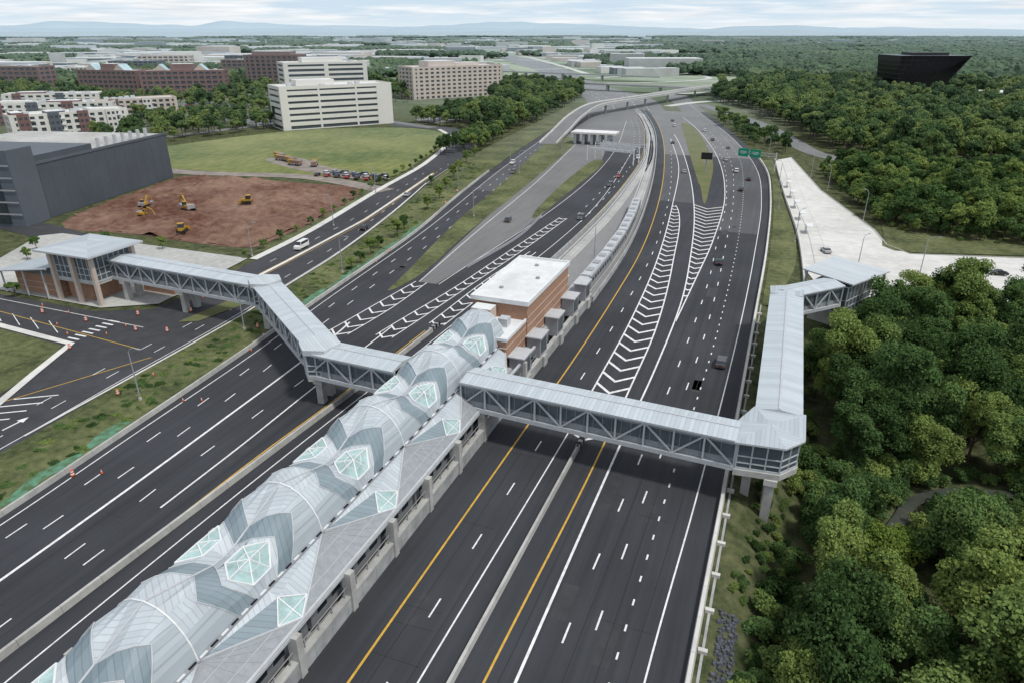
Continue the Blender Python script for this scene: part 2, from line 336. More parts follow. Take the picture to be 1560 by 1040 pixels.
line(ym,fLy,-10,122,.24,YEL); line(wm,F([(-65.5,0),(-65.2,60),(-63.5,122),(-62,240),(-76,380)]),-10,400,.2,WHITE)
g1a=F([(-87.5,112),(-87,118),(-86,134),(-84.8,152)]);g1b=F([(-82.5,112),(-82,118),(-81.3,131),(-81.8,152)])
g2a=F([(-76.5,115),(-76,122),(-73.5,148),(-72,182),(-70,225)]);g2b=F([(-72.5,115),(-72,122),(-70.3,152),(-68.3,188),(-67,231)])
g3a=F([(-69,112),(-68.6,125),(-68,160),(-65.5,190)]);g3b=F([(-65.4,112),(-65,125),(-64.2,160),(-64,190)])
for a,b_,y0,y1 in ((g1a,g1b,114,150),(g2a,g2b,116,228),(g3a,g3b,126,186)):
    line(wm,a,y0,y1,.25,WHITE); line(wm,b_,y0,y1,.25,WHITE); chev(a,b_,y0+1,y1,4.6,-1,.42)
line(wm,F([(-79,115),(-78,160),(-76,225),(-78,300),(-86,380),(-110,520)]),150,520,.2,WHITE)
line(wm,lambda y:fRL(y)-4.2,225,540,.22,WHITE,D); line(wm,lambda y:fRL(y)-7.8,235,540,.22,WHITE,D); line(ym,lambda y:fRL(y)-1.2,190,560,.22,YEL)
line(ym,F([(-89,150),(-93,203),(-103.5,283),(-117,345),(-131,404)]),145,400,.22,YEL)
line(wm,F([(-84,150),(-90,203),(-98,283),(-112,390)]),150,395,.22,WHITE)
line(wm,lambda y:fGSl(y)-1.2,20,320,.18,WHITE); line(wm,lambda y:fGSl(y)-4.6,20,320,.18,WHITE,D); line(wm,lambda y:fGSl(y)-8.2,20,135,.18,WHITE,D)
fme=F([(-126.5,138),(-127.5,151),(-132.5,201),(-141,245),(-150,290)])
line(wm,lambda y:fme(y)-4.6,150,290,.18,WHITE,D); line(ym,lambda y:fme(y)+.9,140,290,.18,YEL); line(ym,lambda y:fme(y)-.9,140,290,.18,YEL)
for yy in (60,63,66,69,72): wm.beam((-116,yy,.0),(-122,yy-4,.0),.3,.02,WHITE)
for c in ((-113,48),(-113.5,62),(-120,58)):
    wm.beam((c[0],c[1]-2,-.005),(c[0],c[1]+1,-.005),.3,.02,WHITE); wm.face([(c[0]-.8,c[1]+1,.012),(c[0]+.8,c[1]+1,.012),(c[0],c[1]+2.6,.012)],WHITE)
for i in range(7): wm.ob((-136,91+i*1.7),0,3.2,.5,-.01,.004,WHITE)
for x in (-142,-148,-154,-160,-166,-172): wm.beam((x,92,-.005),(x-8,96,-.005),.18,.02,WHITE)
ym.beam((-118,92,-.005),(-190,98,-.005),.18,.02,YEL); ym.beam((-124,64,-.005),(-113,90,-.005),.18,.02,YEL)
wm.beam((-127,101,-.005),(-260,103,-.005),.18,.02,WHITE)
for o in (.2,.35,.65,.8): line(wm,lambda y,o=o:fml(y)*(1-o)+fmr(y)*o,600,1500,.5,WHITE,(8,12))
wm.build('white_lane_markings'); ym.build('yellow_lane_markings')
sj=MB()
for f,o,y0,y1 in ((fRy,1.9,-10,330),(fRy,5.6,-10,250),(fRw3,-1.6,-10,150),(fRd4,1.5,-10,300),(fRd5,1.6,-10,300),(fRe,-1.7,-10,300),(fW1,2.0,-10,110),(fLy,-1.7,-10,120),(fL1,2.1,0,300),(fRd4,-1.6,100,300)):
    line(sj,lambda y:f(y)+o+.06*math.sin(y*.13),y0,y1,.08,SEAL,z=.009)
rj=random.Random(4)
for i in range(60):
    y=rj.uniform(30,260); x0=rj.choice([fRy(y)+.4,fRw3(y)+.5,fLy(y)-10,fRd5(y)]); w_=rj.uniform(3,6.5); sj.beam((x0,y,.004),(x0+w_,y+rj.uniform(-.3,.3),.004),.06,.01,SEAL)
sj.build('pavement_joints')
# repaired asphalt patches and soft tyre-darkened areas
pt=MB()
for i in range(26):
    y=rj.uniform(35,240); f_,o_=rj.choice([(fRy,2),(fRd4,1.7),(fRd5,1.6),(fW1,-2),(fLy,-4),(fRw3,1.5)]); x=f_(y)+o_
    pt.ob((x,y),0,rj.uniform(1.0,2.6),rj.uniform(2,9),-.02,.0075,rj.choice([ASPH_R,SEAL]) if rj.random()<.25 else ASPH_R)
pt.build('asphalt_patches')
# ------------------------------------------------------------------ grass / verges / sheets
gs=MB()
ribbon(gs,lambda y:fGSl(y),lambda y:fGSr(y)-.4,-20,600,.04,GRASS)
sheet(gs,smooth([(-88,141),(-86.5,158),(-92.5,203),(-99.5,273),(-116,410),(-131,404),(-112,283),(-102,213),(-91,156)],True,4),.06,GRASS)
sheet(gs,smooth([(-77.5,227),(-79,274),(-82,339),(-89,346),(-86.5,286),(-81,234)],True,4),.06,GRASS)
sheet(gs,[(-122,106),(-120.5,125),(-115,123),(-118,108)],.1,DRYG)
sheet(gs,[(-120,30),(-124,60),(-127,72),(-131,83),(-135,87.5),(-143,88),(-170,90),(-170,30)],.08,GRASS)
gs.build('grass_verge')
gd=MB(); sheet(gd,smooth([(-24.7,268),(-30,300),(-35,325),(-63,478),(-70,520),(-58,498),(-33.5,378),(-25.8,294)],True,4),.06,DRYG)
gd.build('dry_grass_median')
tq=MB(); ribbon(tq,lambda y:fGSr(y)-3.6-.6*math.sin(y*.5),lambda y:fGSr(y)-1.6+.5*math.sin(y*.8),20,70,.06,TURQ,2)
ribbon(tq,lambda y:fGSr(y)-3.0-.6*math.sin(y*.3),lambda y:fGSr(y)-1.6+.4*math.sin(y*.4),122,205,.06,TURQ,3); tq.build('hydroseeded_strip')
pl=MB(); 
sheet(pl,[(-187,106),(-207,124),(-219,145),(-215,150),(-180,150),(-140,150),(-136,123),(-135,113),(-146,106)],.12,CONC)
path_strip(pl,smooth([(-138,150),(-142,184),(-154,245),(-165,307),(-187,383),(-200,406),(-217,427)]),2.6,.08,CONCL)
path_strip(pl,[(-112,-10),(-112,58)],.8,.12,CONCL); path_strip(pl,smooth([(-108.3,60),(-111,110),(-114.6,135),(-118.6,165),(-128.6,213),(-142,265)]),.5,.1,CONCL)
path_strip(pl,[(-126.5,138),(-127.5,151),(-132.5,201),(-141,245),(-149,285)],1.1,.12,CONCL)
path_strip(pl,[(-122,64),(-128,76),(-134,88.8),(-145,89.4),(-170,91)],1.6,.11,CONCL)
path_strip(pl,[(-110.5,40),(-122,58)],.9,.13,CONCL)
pl.build('sidewalk_and_plaza')
dpoly=smooth([(-228,160),(-251,228),(-248,242),(-194,246),(-162,243),(-150,205),(-146,170),(-150,158),(-191,158)],True,4)
dm=MB(); st=1.4
def dz(x,y):
    d=min(math.hypot(x-a,y-b_) for a,b_ in dpoly)
    e=sm(min(1,d/8)) if inpoly(x,y,dpoly) else 0
    v=noise.noise(Vector((x*.06,y*.06,1)))*2.2+noise.noise(Vector((x*.2,y*.2,5)))*1.5+noise.noise(Vector((x*.55,y*.55,9)))*.7
    return .0+e*(.6+max(-.7,v))
gx=[-256+st*i for i in range(int(110/st))]; gy=[154+st*i for i in range(int(96/st))]
inside={}
for i,x in enumerate(gx):
    for j,y in enumerate(gy):
        if inpoly(x,y,dpoly): inside[(i,j)]=len(dm.v); dm.v.append((x,y,dz(x,y)))
mi_=dm.mi(DIRT)
for (i,j),k in inside.items():
    q=[(i,j),(i+1,j),(i+1,j+1),(i,j+1)]
    if all(t in inside for t in q): dm.f.append(tuple(inside[t] for t in q)); dm.m.append(mi_)
sheet(dm,dpoly,-.02,DIRT)
dm.build('excavated_dirt_ground')
gv=MB(); sheet(gv,[(-142,152),(-147,190),(-157,243),(-152,243),(-143,190),(-140,160)],.03,GRASS); path_strip(gv,smooth([(-150,245),(-200,258),(-260,247),(-330,255)]),9,.03,GRAV)
sheet(gv,smooth([(-248,290),(-230,278),(-205,268),(-175,262),(-178,272),(-208,284),(-236,300)],True,4),.06,GRAV); gv.build('gravel_track')
fd=MB(); sheet(fd,smooth([(-330,300),(-306,384),(-262,420),(-225,424),(-193,395),(-172,318),(-165,268),(-200,262),(-265,252),(-320,262)],True,4),.0,FIELD); fd.build('meadow')
rp=MB(); sheet(rp,[(-2.7,380),(3.7,293),(8.8,233),(10.2,200),(16,176),(34,176),(61,186),(120,202),(120,243),(69,231),(40,224),(34.5,232),(32.5,250),(17.4,311),(5,393)],.05,CONCL)
rp.build('bus_loop_concrete')
fbl=F([(10.6,180),(10.2,200),(8.8,233),(3.7,293),(-2.7,380)])
bj=MB()
for i in range(40):
    y=180+i*5
    if y<380: bj.beam((fbl(y),y,.5),(fbl(y+5),y+5,.5),.3,1.1,CONCL)
path_strip(bj,[(120,243),(69,231),(40,224),(34.5,232),(32.5,250),(17.4,311),(5,393)],.4,.2,CONC); bj.build('parapet_wall')
jt=MB()
for i in range(34):
    y=182+i*6; x0=fbl(y)+.4; x1=F([(110,190),(40,222),(34,235),(32,250),(17.4,311),(5,393)])(y) if y>224 else min(100,34+(y-176)*2.6 if y<200 else 100)
    if y<385 and x1>x0: jt.beam((x0,y,.05),(x1-.5,y,.05),.07,.012,CONCW)
line(jt,lambda y:fbl(y)+3.4,200,375,.25,CONCW,z=.062); line(jt,lambda y:fbl(y)+7,200,375,.08,CONCW,z=.062); jt.build('concrete_joints')
mp2=MB(); sheet(mp2,smooth([(36,226),(70,234),(120,246),(118,262),(60,258),(38,262),(35,245)],True,3),.08,GRASS)
ribbon(mp2,lambda y:fRb(y)+1.2,F([(.2+1.5,90),(3,159),(8.3,200),(8,233),(3,293),(-3,380)]),165,380,.04,GRASS); mp2.build('grass_bank')
rr=MB(); path_strip(rr,smooth([(-75,668),(-45,600),(-16,533),(4,460),(14,420),(28,396),(50,385),(110,374),(260,370)]),11,.02,ASPH_O); rr.build('access_road')
CRK=smooth([(62,112),(48,109),(34,106),(27,101),(24,95),(20.5,86),(18,77),(16,66),(13,52)])
ck=MB(); path_strip(ck,CRK,1.9,-4.75,WATER); ck.build('creek_water')
# ------------------------------------------------------------------ barriers & walls
def barrier(name,f,y0,y1,w,h,m,z0=-.1,step=5):
    mb=MB(); n=int((y1-y0)/step)
    for i in range(n):
        a=y0+(y1-y0)*i/n;b=y0+(y1-y0)*(i+1)/n-.04; xa,xb=f(a),f(b)
        mb.hexa([(xa-w/2,a,z0),(xa+w/2,a,z0),(xb+w/2,b,z0),(xb-w/2,b,z0)],[(xa-w*.3,a,h),(xa+w*.3,a,h),(xb+w*.3,b,h),(xb-w*.3,b,h)],m)
    return mb.build(name)
barrier('concrete_barrier',lambda y:fRb(y)+.1,-10,400,.7,1.0,CONCL)
barrier('concrete_barrier',fRbar,-10,90,.55,.8,CONC)
barrier('concrete_barrier',fLb,-10,122,.65,.9,CONC)
barrier('concrete_barrier',lambda y:fGSr(y)-.2,-10,300,.6,.8,CONC)
barrier('retaining_wall',lambda y:fRb(y)+1.0,-10,165,.5,-.05,CONCW,z0=-6)
mbp=MB()
for y in range(-4,160,6): mbp.box(fRb(y)+.5,fRb(y)+1.5,y,y+.5,-.6,.35,CONCL)
mbp.build('wall_brackets')
barrier('rail_wall',fWall,152,600,.5,1.3,CONCW); barrier('rail_wall',fRL,112,560,.5,1.2,CONCW)
barrier('guardrail',F([(-77,165),(-74.5,200),(-76.3,227)]),165,227,.35,.75,STEELG)
def crash(x,y):
    mb=MB()
    for i in range(6): mb.box(x-.3-.03*i,x+.3+.03*i,y-2.4+i*.75,y-1.75+i*.75,0,.8,RUB if i%2 else STEELG)
    mb.build('crash_cushion')
crash(-23.1,90.8); crash(-66.2,124)
# ------------------------------------------------------------------ railway
rl=MB(); ribbon(rl,lambda y:fRL(y)+.3,lambda y:fWall(y)-.3,100,600,.12,BALL,6); rl.build('track_ballast')
tk=MB()
ft1=F([(-41.4,-10),(-41.4,150),(-41.8,190),(-43.2,215),(-48.8,263),(-60.6,350),(-79.5,457),(-104,555)])
ft2=F([(-53.2,-10),(-53.2,150),(-53.2,200),(-54,240),(-56.5,282),(-64,366),(-83,462),(-108,560)])
for f in (ft1,ft2):
    ribbon(tk,lambda y:f(y)-1.5,lambda y:f(y)+1.5,-10,570,.2,CONC,6)
    for o in (-.75,.75): ribbon(tk,lambda y:f(y)+o-.09,lambda y:f(y)+o+.09,-10,570,.34,STEELG,6)
    ribbon(tk,lambda y:f(y)-2.15,lambda y:f(y)-1.95,130,570,.45,WHITE,6)
tk.build('railway_tracks')
def railcar(f,y0,L=22.5):
    mb=MB(); y1=y0+L; x0,x1=f(y0),f(y1); ang=math.atan2(L,x1-x0); c=((x0+x1)/2,(y0+y1)/2)
    mb.ob(c,ang,L,3,.9,3.9,SILV); mb.ob(c,ang,L-.6,2.3,3.9,4.15,STEEL)
    for k in range(3): mb.ob((c[0]+math.cos(ang)*(k-1)*6.5,c[1]+math.sin(ang)*(k-1)*6.5),ang,2.6,1.7,4.15,4.4,STEELG)
    for k in range(8):
        q=-L/2+2+k*(L-4)/7
        mb.ob((c[0]+math.cos(ang)*q,c[1]+math.sin(ang)*q),ang,1.7,3.04,2.1,3.1,WGL)
    mb.ob(c,ang,L-1,2.4,.3,.9,RUB)
    return mb.build('metro_train_car')
TR=empty('metro_train')
y=20
for k in range(10):
    o=railcar(ft1,y); o.parent=TR; y+=23.2
# ------------------------------------------------------------------ station canopy
ST=empty('metro_station')
XC=-47.5;HW=5.0;ZG=8.0;PER=18.9;Y0=-6.6;NM=6
ANG=math.pi/2*.93
def arc(s,rz):
    a=s*ANG
    return HW*math.sin(a)/math.sin(ANG), ZG+rz*(math.cos(a)-math.cos(ANG))/(1-math.cos(ANG))
MIDP=[(0,10.7),(.2,11.35),(.5,11.35),(.8,9.6),(1,8)]
def zmid(s):
    for (a,za),(b,zb) in zip(MIDP,MIDP[1:]):
        if s<=b+1e-6: return za+(zb-za)*(s-a)/(b-a)
def bs0(s): return 1.5+2.3*(1-abs(s-.5)/.5)
def bs1(s): return 3.9+3.0*(1-abs(s-.5)/.5)
def P3(s,t,sd,ym,sy,up=0):
    d,zr=arc(s,5.4); kk=0 if t<1.2 else (t-1.2)/(9.45-1.2)
    z=zmid(s)*(1-kk)+zr*kk
    a,b_=bs0(s),bs1(s); w=math.sin(math.pi*min(1,s*1.0))
    if t>0.01 and t<9.4:
        if t<=a: z-=.22*w*(t/a)
        elif t<=b_: z+=w*(-.22+.67*(t-a)/(b_-a))
        else: z+=.45*w*(1-(t-b_)/(9.45-b_))
    return (XC+sd*d,ym+sy*t,z+up)
cn=MB(); fm=MB()
S0,S1,S2=.2,.5,.8
rows=[0,.2,.35,.5,.65,.8,1.0]
def hx(s,inside):
    if not inside: return 0
    return 1.3+1.7*(1-abs(s-S1)/(S1-S0))
for k in range(NM):
    ym=Y0+PER*(k+.5)
    for sd in (1,-1):
        for sy in (1,-1):
            for a,b_ in zip(rows,rows[1:]):
                ins=a>=S0-.001 and b_<=S2+.001
                def brk(s):
                    h=hx(s,ins); return [0,h,max(h+.15,bs0(s)),bs1(s),9.45]
                A,B=brk(a),brk(b_)
                dk=ROOFD if sy>0 else ROOFD2
                for i,mt in enumerate((SKYL,(ROOFA if sy>0 else ROOFB),dk,(ROOFB if sy>0 else ROOFA) if a<.34 else ((ROOFY if sy>0 else ROOF0) if a<.6 else ROOFY))):
                    if A[i+1]-A[i]<1e-4 and B[i+1]-B[i]<1e-4: continue
                    q=[P3(a,A[i],sd,ym,sy),P3(a,A[i+1],sd,ym,sy),P3(b_,B[i+1],sd,ym,sy),P3(b_,B[i],sd,ym,sy)]
                    if sd*sy>0: q=q[::-1]
                    for p in ([q[0],q[1],q[2]],[q[0],q[2],q[3]]):
                        if (Vector(p[1])-Vector(p[0])).cross(Vector(p[2])-Vector(p[0])).length>1e-5: cn.face(p,mt)
            for ff in (bs0,bs1):
                pts=[P3(s,max(ff(s),.2),sd,ym,sy,.04) for s in rows]
                for p,q in zip(pts,pts[1:]): fm.beam(p,q,.11,.1,STEEL)
            pts=[P3(0,t,sd,ym,sy,.05) for t in (0,bs0(0),bs1(0),9.45)]
            if sd>0:
                for p,q in zip(pts,pts[1:]): fm.beam(p,q,.2,.1,STEEL)
        hxp=[P3(S0,1.3,sd,ym,-1,.08),P3(S0,1.3,sd,ym,1,.08),P3(S1,3.0,sd,ym,1,.08),P3(S2,1.3,sd,ym,1,.08),P3(S2,1.3,sd,ym,-1,.08),P3(S1,3.0,sd,ym,-1,.08)]
        c=P3(S1,0,sd,ym,1,.08)
        for i in range(6):
            fm.beam(hxp[i],hxp[(i+1)%6],.18,.16,STEELW); fm.beam(c,hxp[i],.13,.16,STEELW)
            mid=[(hxp[i][j]+c[j])/2 for j in range(3)]; m2_=[(hxp[(i+1)%6][j]+c[j])/2 for j in range(3)]; fm.beam(mid,m2_,.07,.12,STEELW)
        g0=(XC+sd*HW,ym-9.45,ZG);g1=(XC+sd*HW,ym+9.45,ZG);M=(XC+sd*9.0,ym,5.5); M2=(XC+sd*9.0,ym+18.9,5.5)
        up=lambda p:(p[0],p[1],p[2]+.08)
        def lerp(p,q,t): return tuple(p[i]+(q[i]-p[i])*t for i in range(3))
        gm_=lerp(g0,g1,.5); top=lerp(gm_,M,.28); tip=lerp(gm_,M,.97); le=lerp(lerp(g0,M,.72),lerp(g1,M,.72),.06); ri=lerp(lerp(g0,M,.72),lerp(g1,M,.72),.94)
        for f_,mt in (([g0,gm_,top],ROOFA),([gm_,g1,top],ROOFB),([g0,top,le],ROOFD2),([top,g1,ri],ROOF0),([g0,le,M],ROOFY),([ri,g1,M],ROOFY),([le,tip,M],STEEL),([tip,ri,M],STEEL),([top,ri,tip,le],SKYL)):
            cn.face(f_,mt)
        for p,q in ((top,ri),(ri,tip),(tip,le),(le,top),(le,ri),(top,tip)): fm.beam(up(p),up(q),.13,.12,STEELW)
        fm.beam(up(g0),up(M),.18,.2,STEEL); fm.beam(up(g1),up(M),.18,.2,STEEL)
        if k<NM-1:
            gg=g1; cn.face([gg,M,M2],PERF)
            for j in range(1,10):
                t=j/10; fm.beam(lerp(gg,lerp(M,M2,t),.03),lerp(M,M2,t),.05,.06,STEELG)
            for t in (.35,.7): fm.beam(lerp(gg,M,t),lerp(gg,M2,t),.06,.08,STEEL)
            fm.beam(M,M2,.3,.3,STEEL)
        for yy in ([ym-9.45]+([ym+9.45] if k==NM-1 else [])):
            pts=[]
            for s in rows:
                d,z=arc(s,5.4); pts.append((XC+sd*d,yy,z+.08))
            for p,q in zip(pts,pts[1:]): fm.beam(p,q,.15,.14,STEELW)
        xg=XC+sd*(HW+.05)
        fm.beam((xg,ym-9.45,ZG+.1),(xg,ym+9.45,ZG+.1),.28,.2,STEELG)
        for j in range(14): fm.beam((xg,ym-9.45+j*1.35+.25,ZG+.25),(xg,ym-9.45+j*1.35+1.1,ZG+.25),.2,.12,DARK if j%2 else STEELW)
cn.build('canopy_roof',ST); fm.build('canopy_frame',ST)
sb=MB()
for sd in (1,-1):
    xw=XC+sd*9.7
    y=-10
    while y<152:
        sb.box(min(xw,xw-sd*.6),max(xw,xw-sd*.6),y,y+2.96,-.1,2.0,CONCW); y+=3
    sb.box(min(xw+sd*.08,xw-sd*.8),max(xw+sd*.08,xw-sd*.8),-10,152,2.0,2.25,CONC)
    yy=Y0-2
    while yy<112:
        sb.box(min(xw+sd*.25,xw-sd*.9),max(xw+sd*.25,xw-sd*.9),yy-.45,yy+.45,-.1,5.4,CONC); yy+=9.45
    for yy in np.arange(-8,112,2.4): sb.box(xw-sd*.45-.05,xw-sd*.45+.05,yy-.05,yy+.05,2.25,3.4,STEELG)
    sb.beam((xw-sd*.45,-10,3.4),(xw-sd*.45,112,3.4),.08,.08,STEELG)
    sb.beam((XC+sd*9.0,-10,5.2),(XC+sd*9.0,112,5.2),.4,.4,STEEL)
sb.box(XC-3.7,XC+3.7,-10,150,.0,1.3,CONC)
sb.build('platform_structure',ST)
bk=MB()
bk.box(-52,-41,103.5,114,0,9.4,BRICK,ROOFW); bk.box(-52.2,-40.8,114,141,0,12.4,BRICK)
for z in (4.5,6.2,8,): bk.box(-52.05,-40.95,103.3,114.2,z,z+.12,BEIGE)
for z in (4.5,6.2,8,9.8): bk.box(-52.26,-40.74,114.3,141.06,z,z+.12,BEIGE)
bk.box(-52.5,-40.5,113.7,141.3,12.4,12.9,STEELW,ROOFW)
for p in ((-52.5,-52.1,113.7,141.3),(-40.9,-40.5,113.7,141.3),(-52.1,-40.9,113.7,114.1),(-52.1,-40.9,140.9,141.3)): bk.box(*p,12.9,13.3,STEELW)
for p in ((-52.2,-51.9,103.3,113.6),(-41.1,-40.8,103.3,113.6),(-51.9,-41.1,103.3,103.6)): bk.box(*p,9.4,10,STEELW)
bk.box(-50,-48,107,109,9.4,10.7,STEELG); bk.box(-46.5,-43.5,106,108,9.4,10.4,STEEL); bk.box(-45,-43.2,109.5,111.5,9.4,11,STEEL); bk.box(-51,-47,110.5,113.5,9.4,12,BEIGE,STEELW)
for x,y in ((-49,120),(-44,128),(-47,136)): bk.box(x,x+.7,y,y+.7,12.9,13.3,STEELG)
bk.box(-51.5,-43.6,141.3,152,0,6.2,CONC,CONCL); bk.box(-50.5,-48,143,146,6.2,8.2,STEEL); bk.box(-47,-45,147,150,6.2,7.6,STEELG)
bk.build('brick_service_building',ST)
pd=MB()
for yy in (104,113.5,124.5,136,146):
    pd.box(-40.6,-37.9,yy,yy+4.2,2.2,6.2,STEELG,STEEL); pd.box(-37.93,-37.86,yy+.5,yy+3.7,2.8,5.6,GLZ); pd.box(-40.9,-37.6,yy-.3,yy+4.5,6.2,6.45,STEEL)
    pd.box(-37.9,-37.3,yy+1,yy+3,0,2.2,CONC)
pd.build('platform_wall_bays',ST)
# ------------------------------------------------------------------ walkways
def walkway(mb,p0,p1,w,z0=5.8,z1=10,roof=None,over=.45):
    p0=Vector(p0);p1=Vector(p1);d=(p1-p0);L=d.length;d.normalize();n=Vector((-d.y,d.x))
    roof=roof or seam_mat('roof_seam',(.47,.52,.555),-math.atan2(d.y,d.x)+math.pi/2,.65,dk=.8)
    def Pt(s,o,z): q=p0+d*s+n*o; return (q.x,q.y,z)
    h=w/2
    mb.hexa([Pt(0,-h,z0-.5),Pt(L,-h,z0-.5),Pt(L,h,z0-.5),Pt(0,h,z0-.5)],[Pt(0,-h,z0),Pt(L,-h,z0),Pt(L,h,z0),Pt(0,h,z0)],CONC)
    ho=h+over
    mb.hexa([Pt(0,-ho,z1),Pt(L,-ho,z1),Pt(L,ho,z1),Pt(0,ho,z1)],[Pt(0,-ho,z1+.22),Pt(L,-ho,z1+.22),Pt(L,ho,z1+.22),Pt(0,ho,z1+.22)],STEEL)
    mb.face([Pt(0,-ho,z1+.23),Pt(L,-ho,z1+.23),Pt(L,0,z1+.75),Pt(0,0,z1+.75)],roof); mb.face([Pt(0,0,z1+.75),Pt(L,0,z1+.75),Pt(L,ho,z1+.23),Pt(0,ho,z1+.23)],roof)
    for s in (0,L): mb.face([Pt(s,-ho,z1+.22),Pt(s,ho,z1+.22),Pt(s,0,z1+.75)],STEEL)
    mb.beam(Pt(0,0,z1+.78),Pt(L,0,z1+.78),.3,.1,STEEL)
    nb=max(2,int(round(L/4.2)))
    for sd in (-1,1):
        mb.face([Pt(0,sd*(h-.35),z0),Pt(L,sd*(h-.35),z0),Pt(L,sd*(h-.35),z1),Pt(0,sd*(h-.35),z1)],GLZ)
        mb.face([Pt(0,sd*(h-.32),z0),Pt(L,sd*(h-.32),z0),Pt(L,sd*(h-.32),z0+1.2),Pt(0,sd*(h-.32),z0+1.2)],PERF)
        mb.face([Pt(0,sd*(h-.32),z1-.9),Pt(L,sd*(h-.32),z1-.9),Pt(L,sd*(h-.32),z1),Pt(0,sd*(h-.32),z1)],PERF)
        mb.beam(Pt(0,sd*h,z0-.1),Pt(L,sd*h,z0-.1),.4,.7,STEEL); mb.beam(Pt(0,sd*h,z1-.15),Pt(L,sd*h,z1-.15),.35,.4,STEEL)
        for i in range(nb+1):
            s=L*i/nb; mb.beam(Pt(s,sd*h,z0),Pt(s,sd*h,z1),.26,.26,STEEL)
            if i<nb:
                s2=L*(i+1)/nb
                a,b=(z0+.2,z1-.2) if i%2==0 else (z1-.2,z0+.2)
                mb.beam(Pt(s,sd*h,a),Pt(s2,sd*h,b),.24,.24,STEEL)
        for i in range(int(L/1.4)): mb.beam(Pt(i*1.4+.7,sd*(h-.3),z0),Pt(i*1.4+.7,sd*(h-.3),z1),.07,.07,STEELG)
def pier(mb,x,y,w,ang,zb,zt,cap=6):
    ca,sa=math.cos(ang),math.sin(ang)
    for o in (-cap*.3,cap*.3): mb.ob((x-sa*o,y+ca*o),ang,1.2,1.3,zb,zt-.9,CONC)
    mb.ob((x,y),ang,1.7,cap,zt-.9,zt,CONCL)
WR=MB()
walkway(WR,(-41.5,88),(0.3,86.0),4.8)
tp=[(0.2,83.2),(6.2,83.8),(8.4,86.6),(8.5,93.4),(2,93.4),(0.2,88.8)]
WR.prism(tp,4.9,5.8,CONC,CONC)
cx=sum(p[0] for p in tp)/6;cy=sum(p[1] for p in tp)/6
def glazed(mb,poly,z0,z1,ins=.94):
    cx=sum(p[0] for p in poly)/len(poly);cy=sum(p[1] for p in poly)/len(poly)
    ip=[(cx+(x-cx)*ins,cy+(y-cy)*ins) for x,y in poly]; mb.prism(ip,z0,z1,GLZ)
    n=len(ip)
    for i in range(n):
        a,b=Vector(ip[i]),Vector(ip[(i+1)%n]); L=(b-a).length; k=max(1,int(L/1.5))
        for j in range(k):
            q=a.lerp(b,j/k); mb.beam((q.x,q.y,z0),(q.x,q.y,z1),.2,.2,STEEL)
        for zz in (z0+.1,(z0+z1)/2,z0+(z1-z0)*.25,z1-.15): mb.beam((a.x,a.y,zz),(b.x,b.y,zz),.22,.16 if zz!=z0+.1 else .4,STEEL)
glazed(WR,tp,5.8,10)
to=[(cx+(x-cx)*1.08,cy+(y-cy)*1.08) for x,y in tp]
WR.prism(to,10,10.25,STEEL)
for i in range(6):
    a,b=to[i],to[(i+1)%6]; WR.face([(a[0],a[1],10.26),(b[0],b[1],10.26),(cx,cy,10.95)],ROOF0 if i%2 else ROOFY)
walkway(WR,(5.2,93.2),(5.4,146),5.6)
walkway(WR,(4.5,146),(15,157),5.0)
WR.prism([(2.2,144),(8.4,144),(9,149),(6,150.5),(2,148.5)],10.02,10.5,STEEL,ROOFY)
pier(WR,5.2,86,0,0,-6,4.9,5); pier(WR,2.2,88.5,0,0,-6,4.9,4)
for yy in (112,132): pier(WR,5.3,yy,0,math.pi/2,-6,5.3,5.4)
WR.build('pedestrian_bridge')
PR=MB()
base=[(11,160),(17,171),(24,167),(18,156)]
PR.prism(base,0,3,CONC,CONC); glazed(PR,base,3,9.5)
PR.prism([(8.5,163.5),(16,176.5),(27,168.5),(18.6,155.5)],10.2,10.5,STEEL,ROOFA)
for x,y in ((9.5,164),(16,175),(26,168.5)): PR.cyl((x,y,0),(x,y,10.2),.3,.3,8,STEEL)
PR.box(14,16,178,181,0,3,STEELG); PR.build('garage_entry_pavilion')
WL=MB()
walkway(WL,(-53,87.5),(-70.5,88.2),5.2)
walkway(WL,(-68.5,88.2),(-101,112.2),5.2)
walkway(WL,(-99.5,112.2),(-149,114.5),5.2)
for c in ((-69.8,88.4),(-100.8,112)):
    q=[(c[0]+3.2*math.cos(a),c[1]+3.4*math.sin(a)) for a in [i*math.pi/3+.3 for i in range(6)]]
    WL.prism(q,4.9,5.8,CONC); glazed(WL,q,5.8,10,.97)
    q=[(c[0]+3.7*math.cos(a),c[1]+3.8*math.sin(a)) for a in [i*math.pi/3+.3 for i in range(6)]]
    WL.prism(q,10,10.95,STEEL,ROOFA)
pier(WL,-69.8,88.6,0,.1,0,4.9,5); pier(WL,-101,112,0,.3,0,4.9,5); pier(WL,-125,113.4,0,0,0,5.3,5.4); pier(WL,-144,114.3,0,0,0,5.3,5.4)
WL.build('pedestrian_bridge')
PV=MB()
tw=[(-160,107),(-146.5,107),(-146.5,118.5),(-160,118.5)]
for x,y in tw+[(-153,107)]: PV.ob((x,y),0,.9,.9,0,12.6,BEIGE)
PV.box(-159.5,-147,107.4,118.1,5,5.7,CONC); glazed(PV,[(-159.5,107.5),(-147,107.5),(-147,118),(-159.5,118)],5.7,12,1)
PV.box(-159,-151,109,118,0,5,BRICK); 
PV.box(-162.5,-144.5,105,120.5,12.4,12.8,STEEL)
c=(-153.5,112.7)
co=[(-162.5,105),(-144.5,105),(-144.5,120.5),(-162.5,120.5)]
for i in range(4):
    a,b=co[i],co[(i+1)%4]; PV.face([(*a,12.81),(*b,12.81),(*c,13.9)],ROOF0 if i%2==0 else ROOFY)
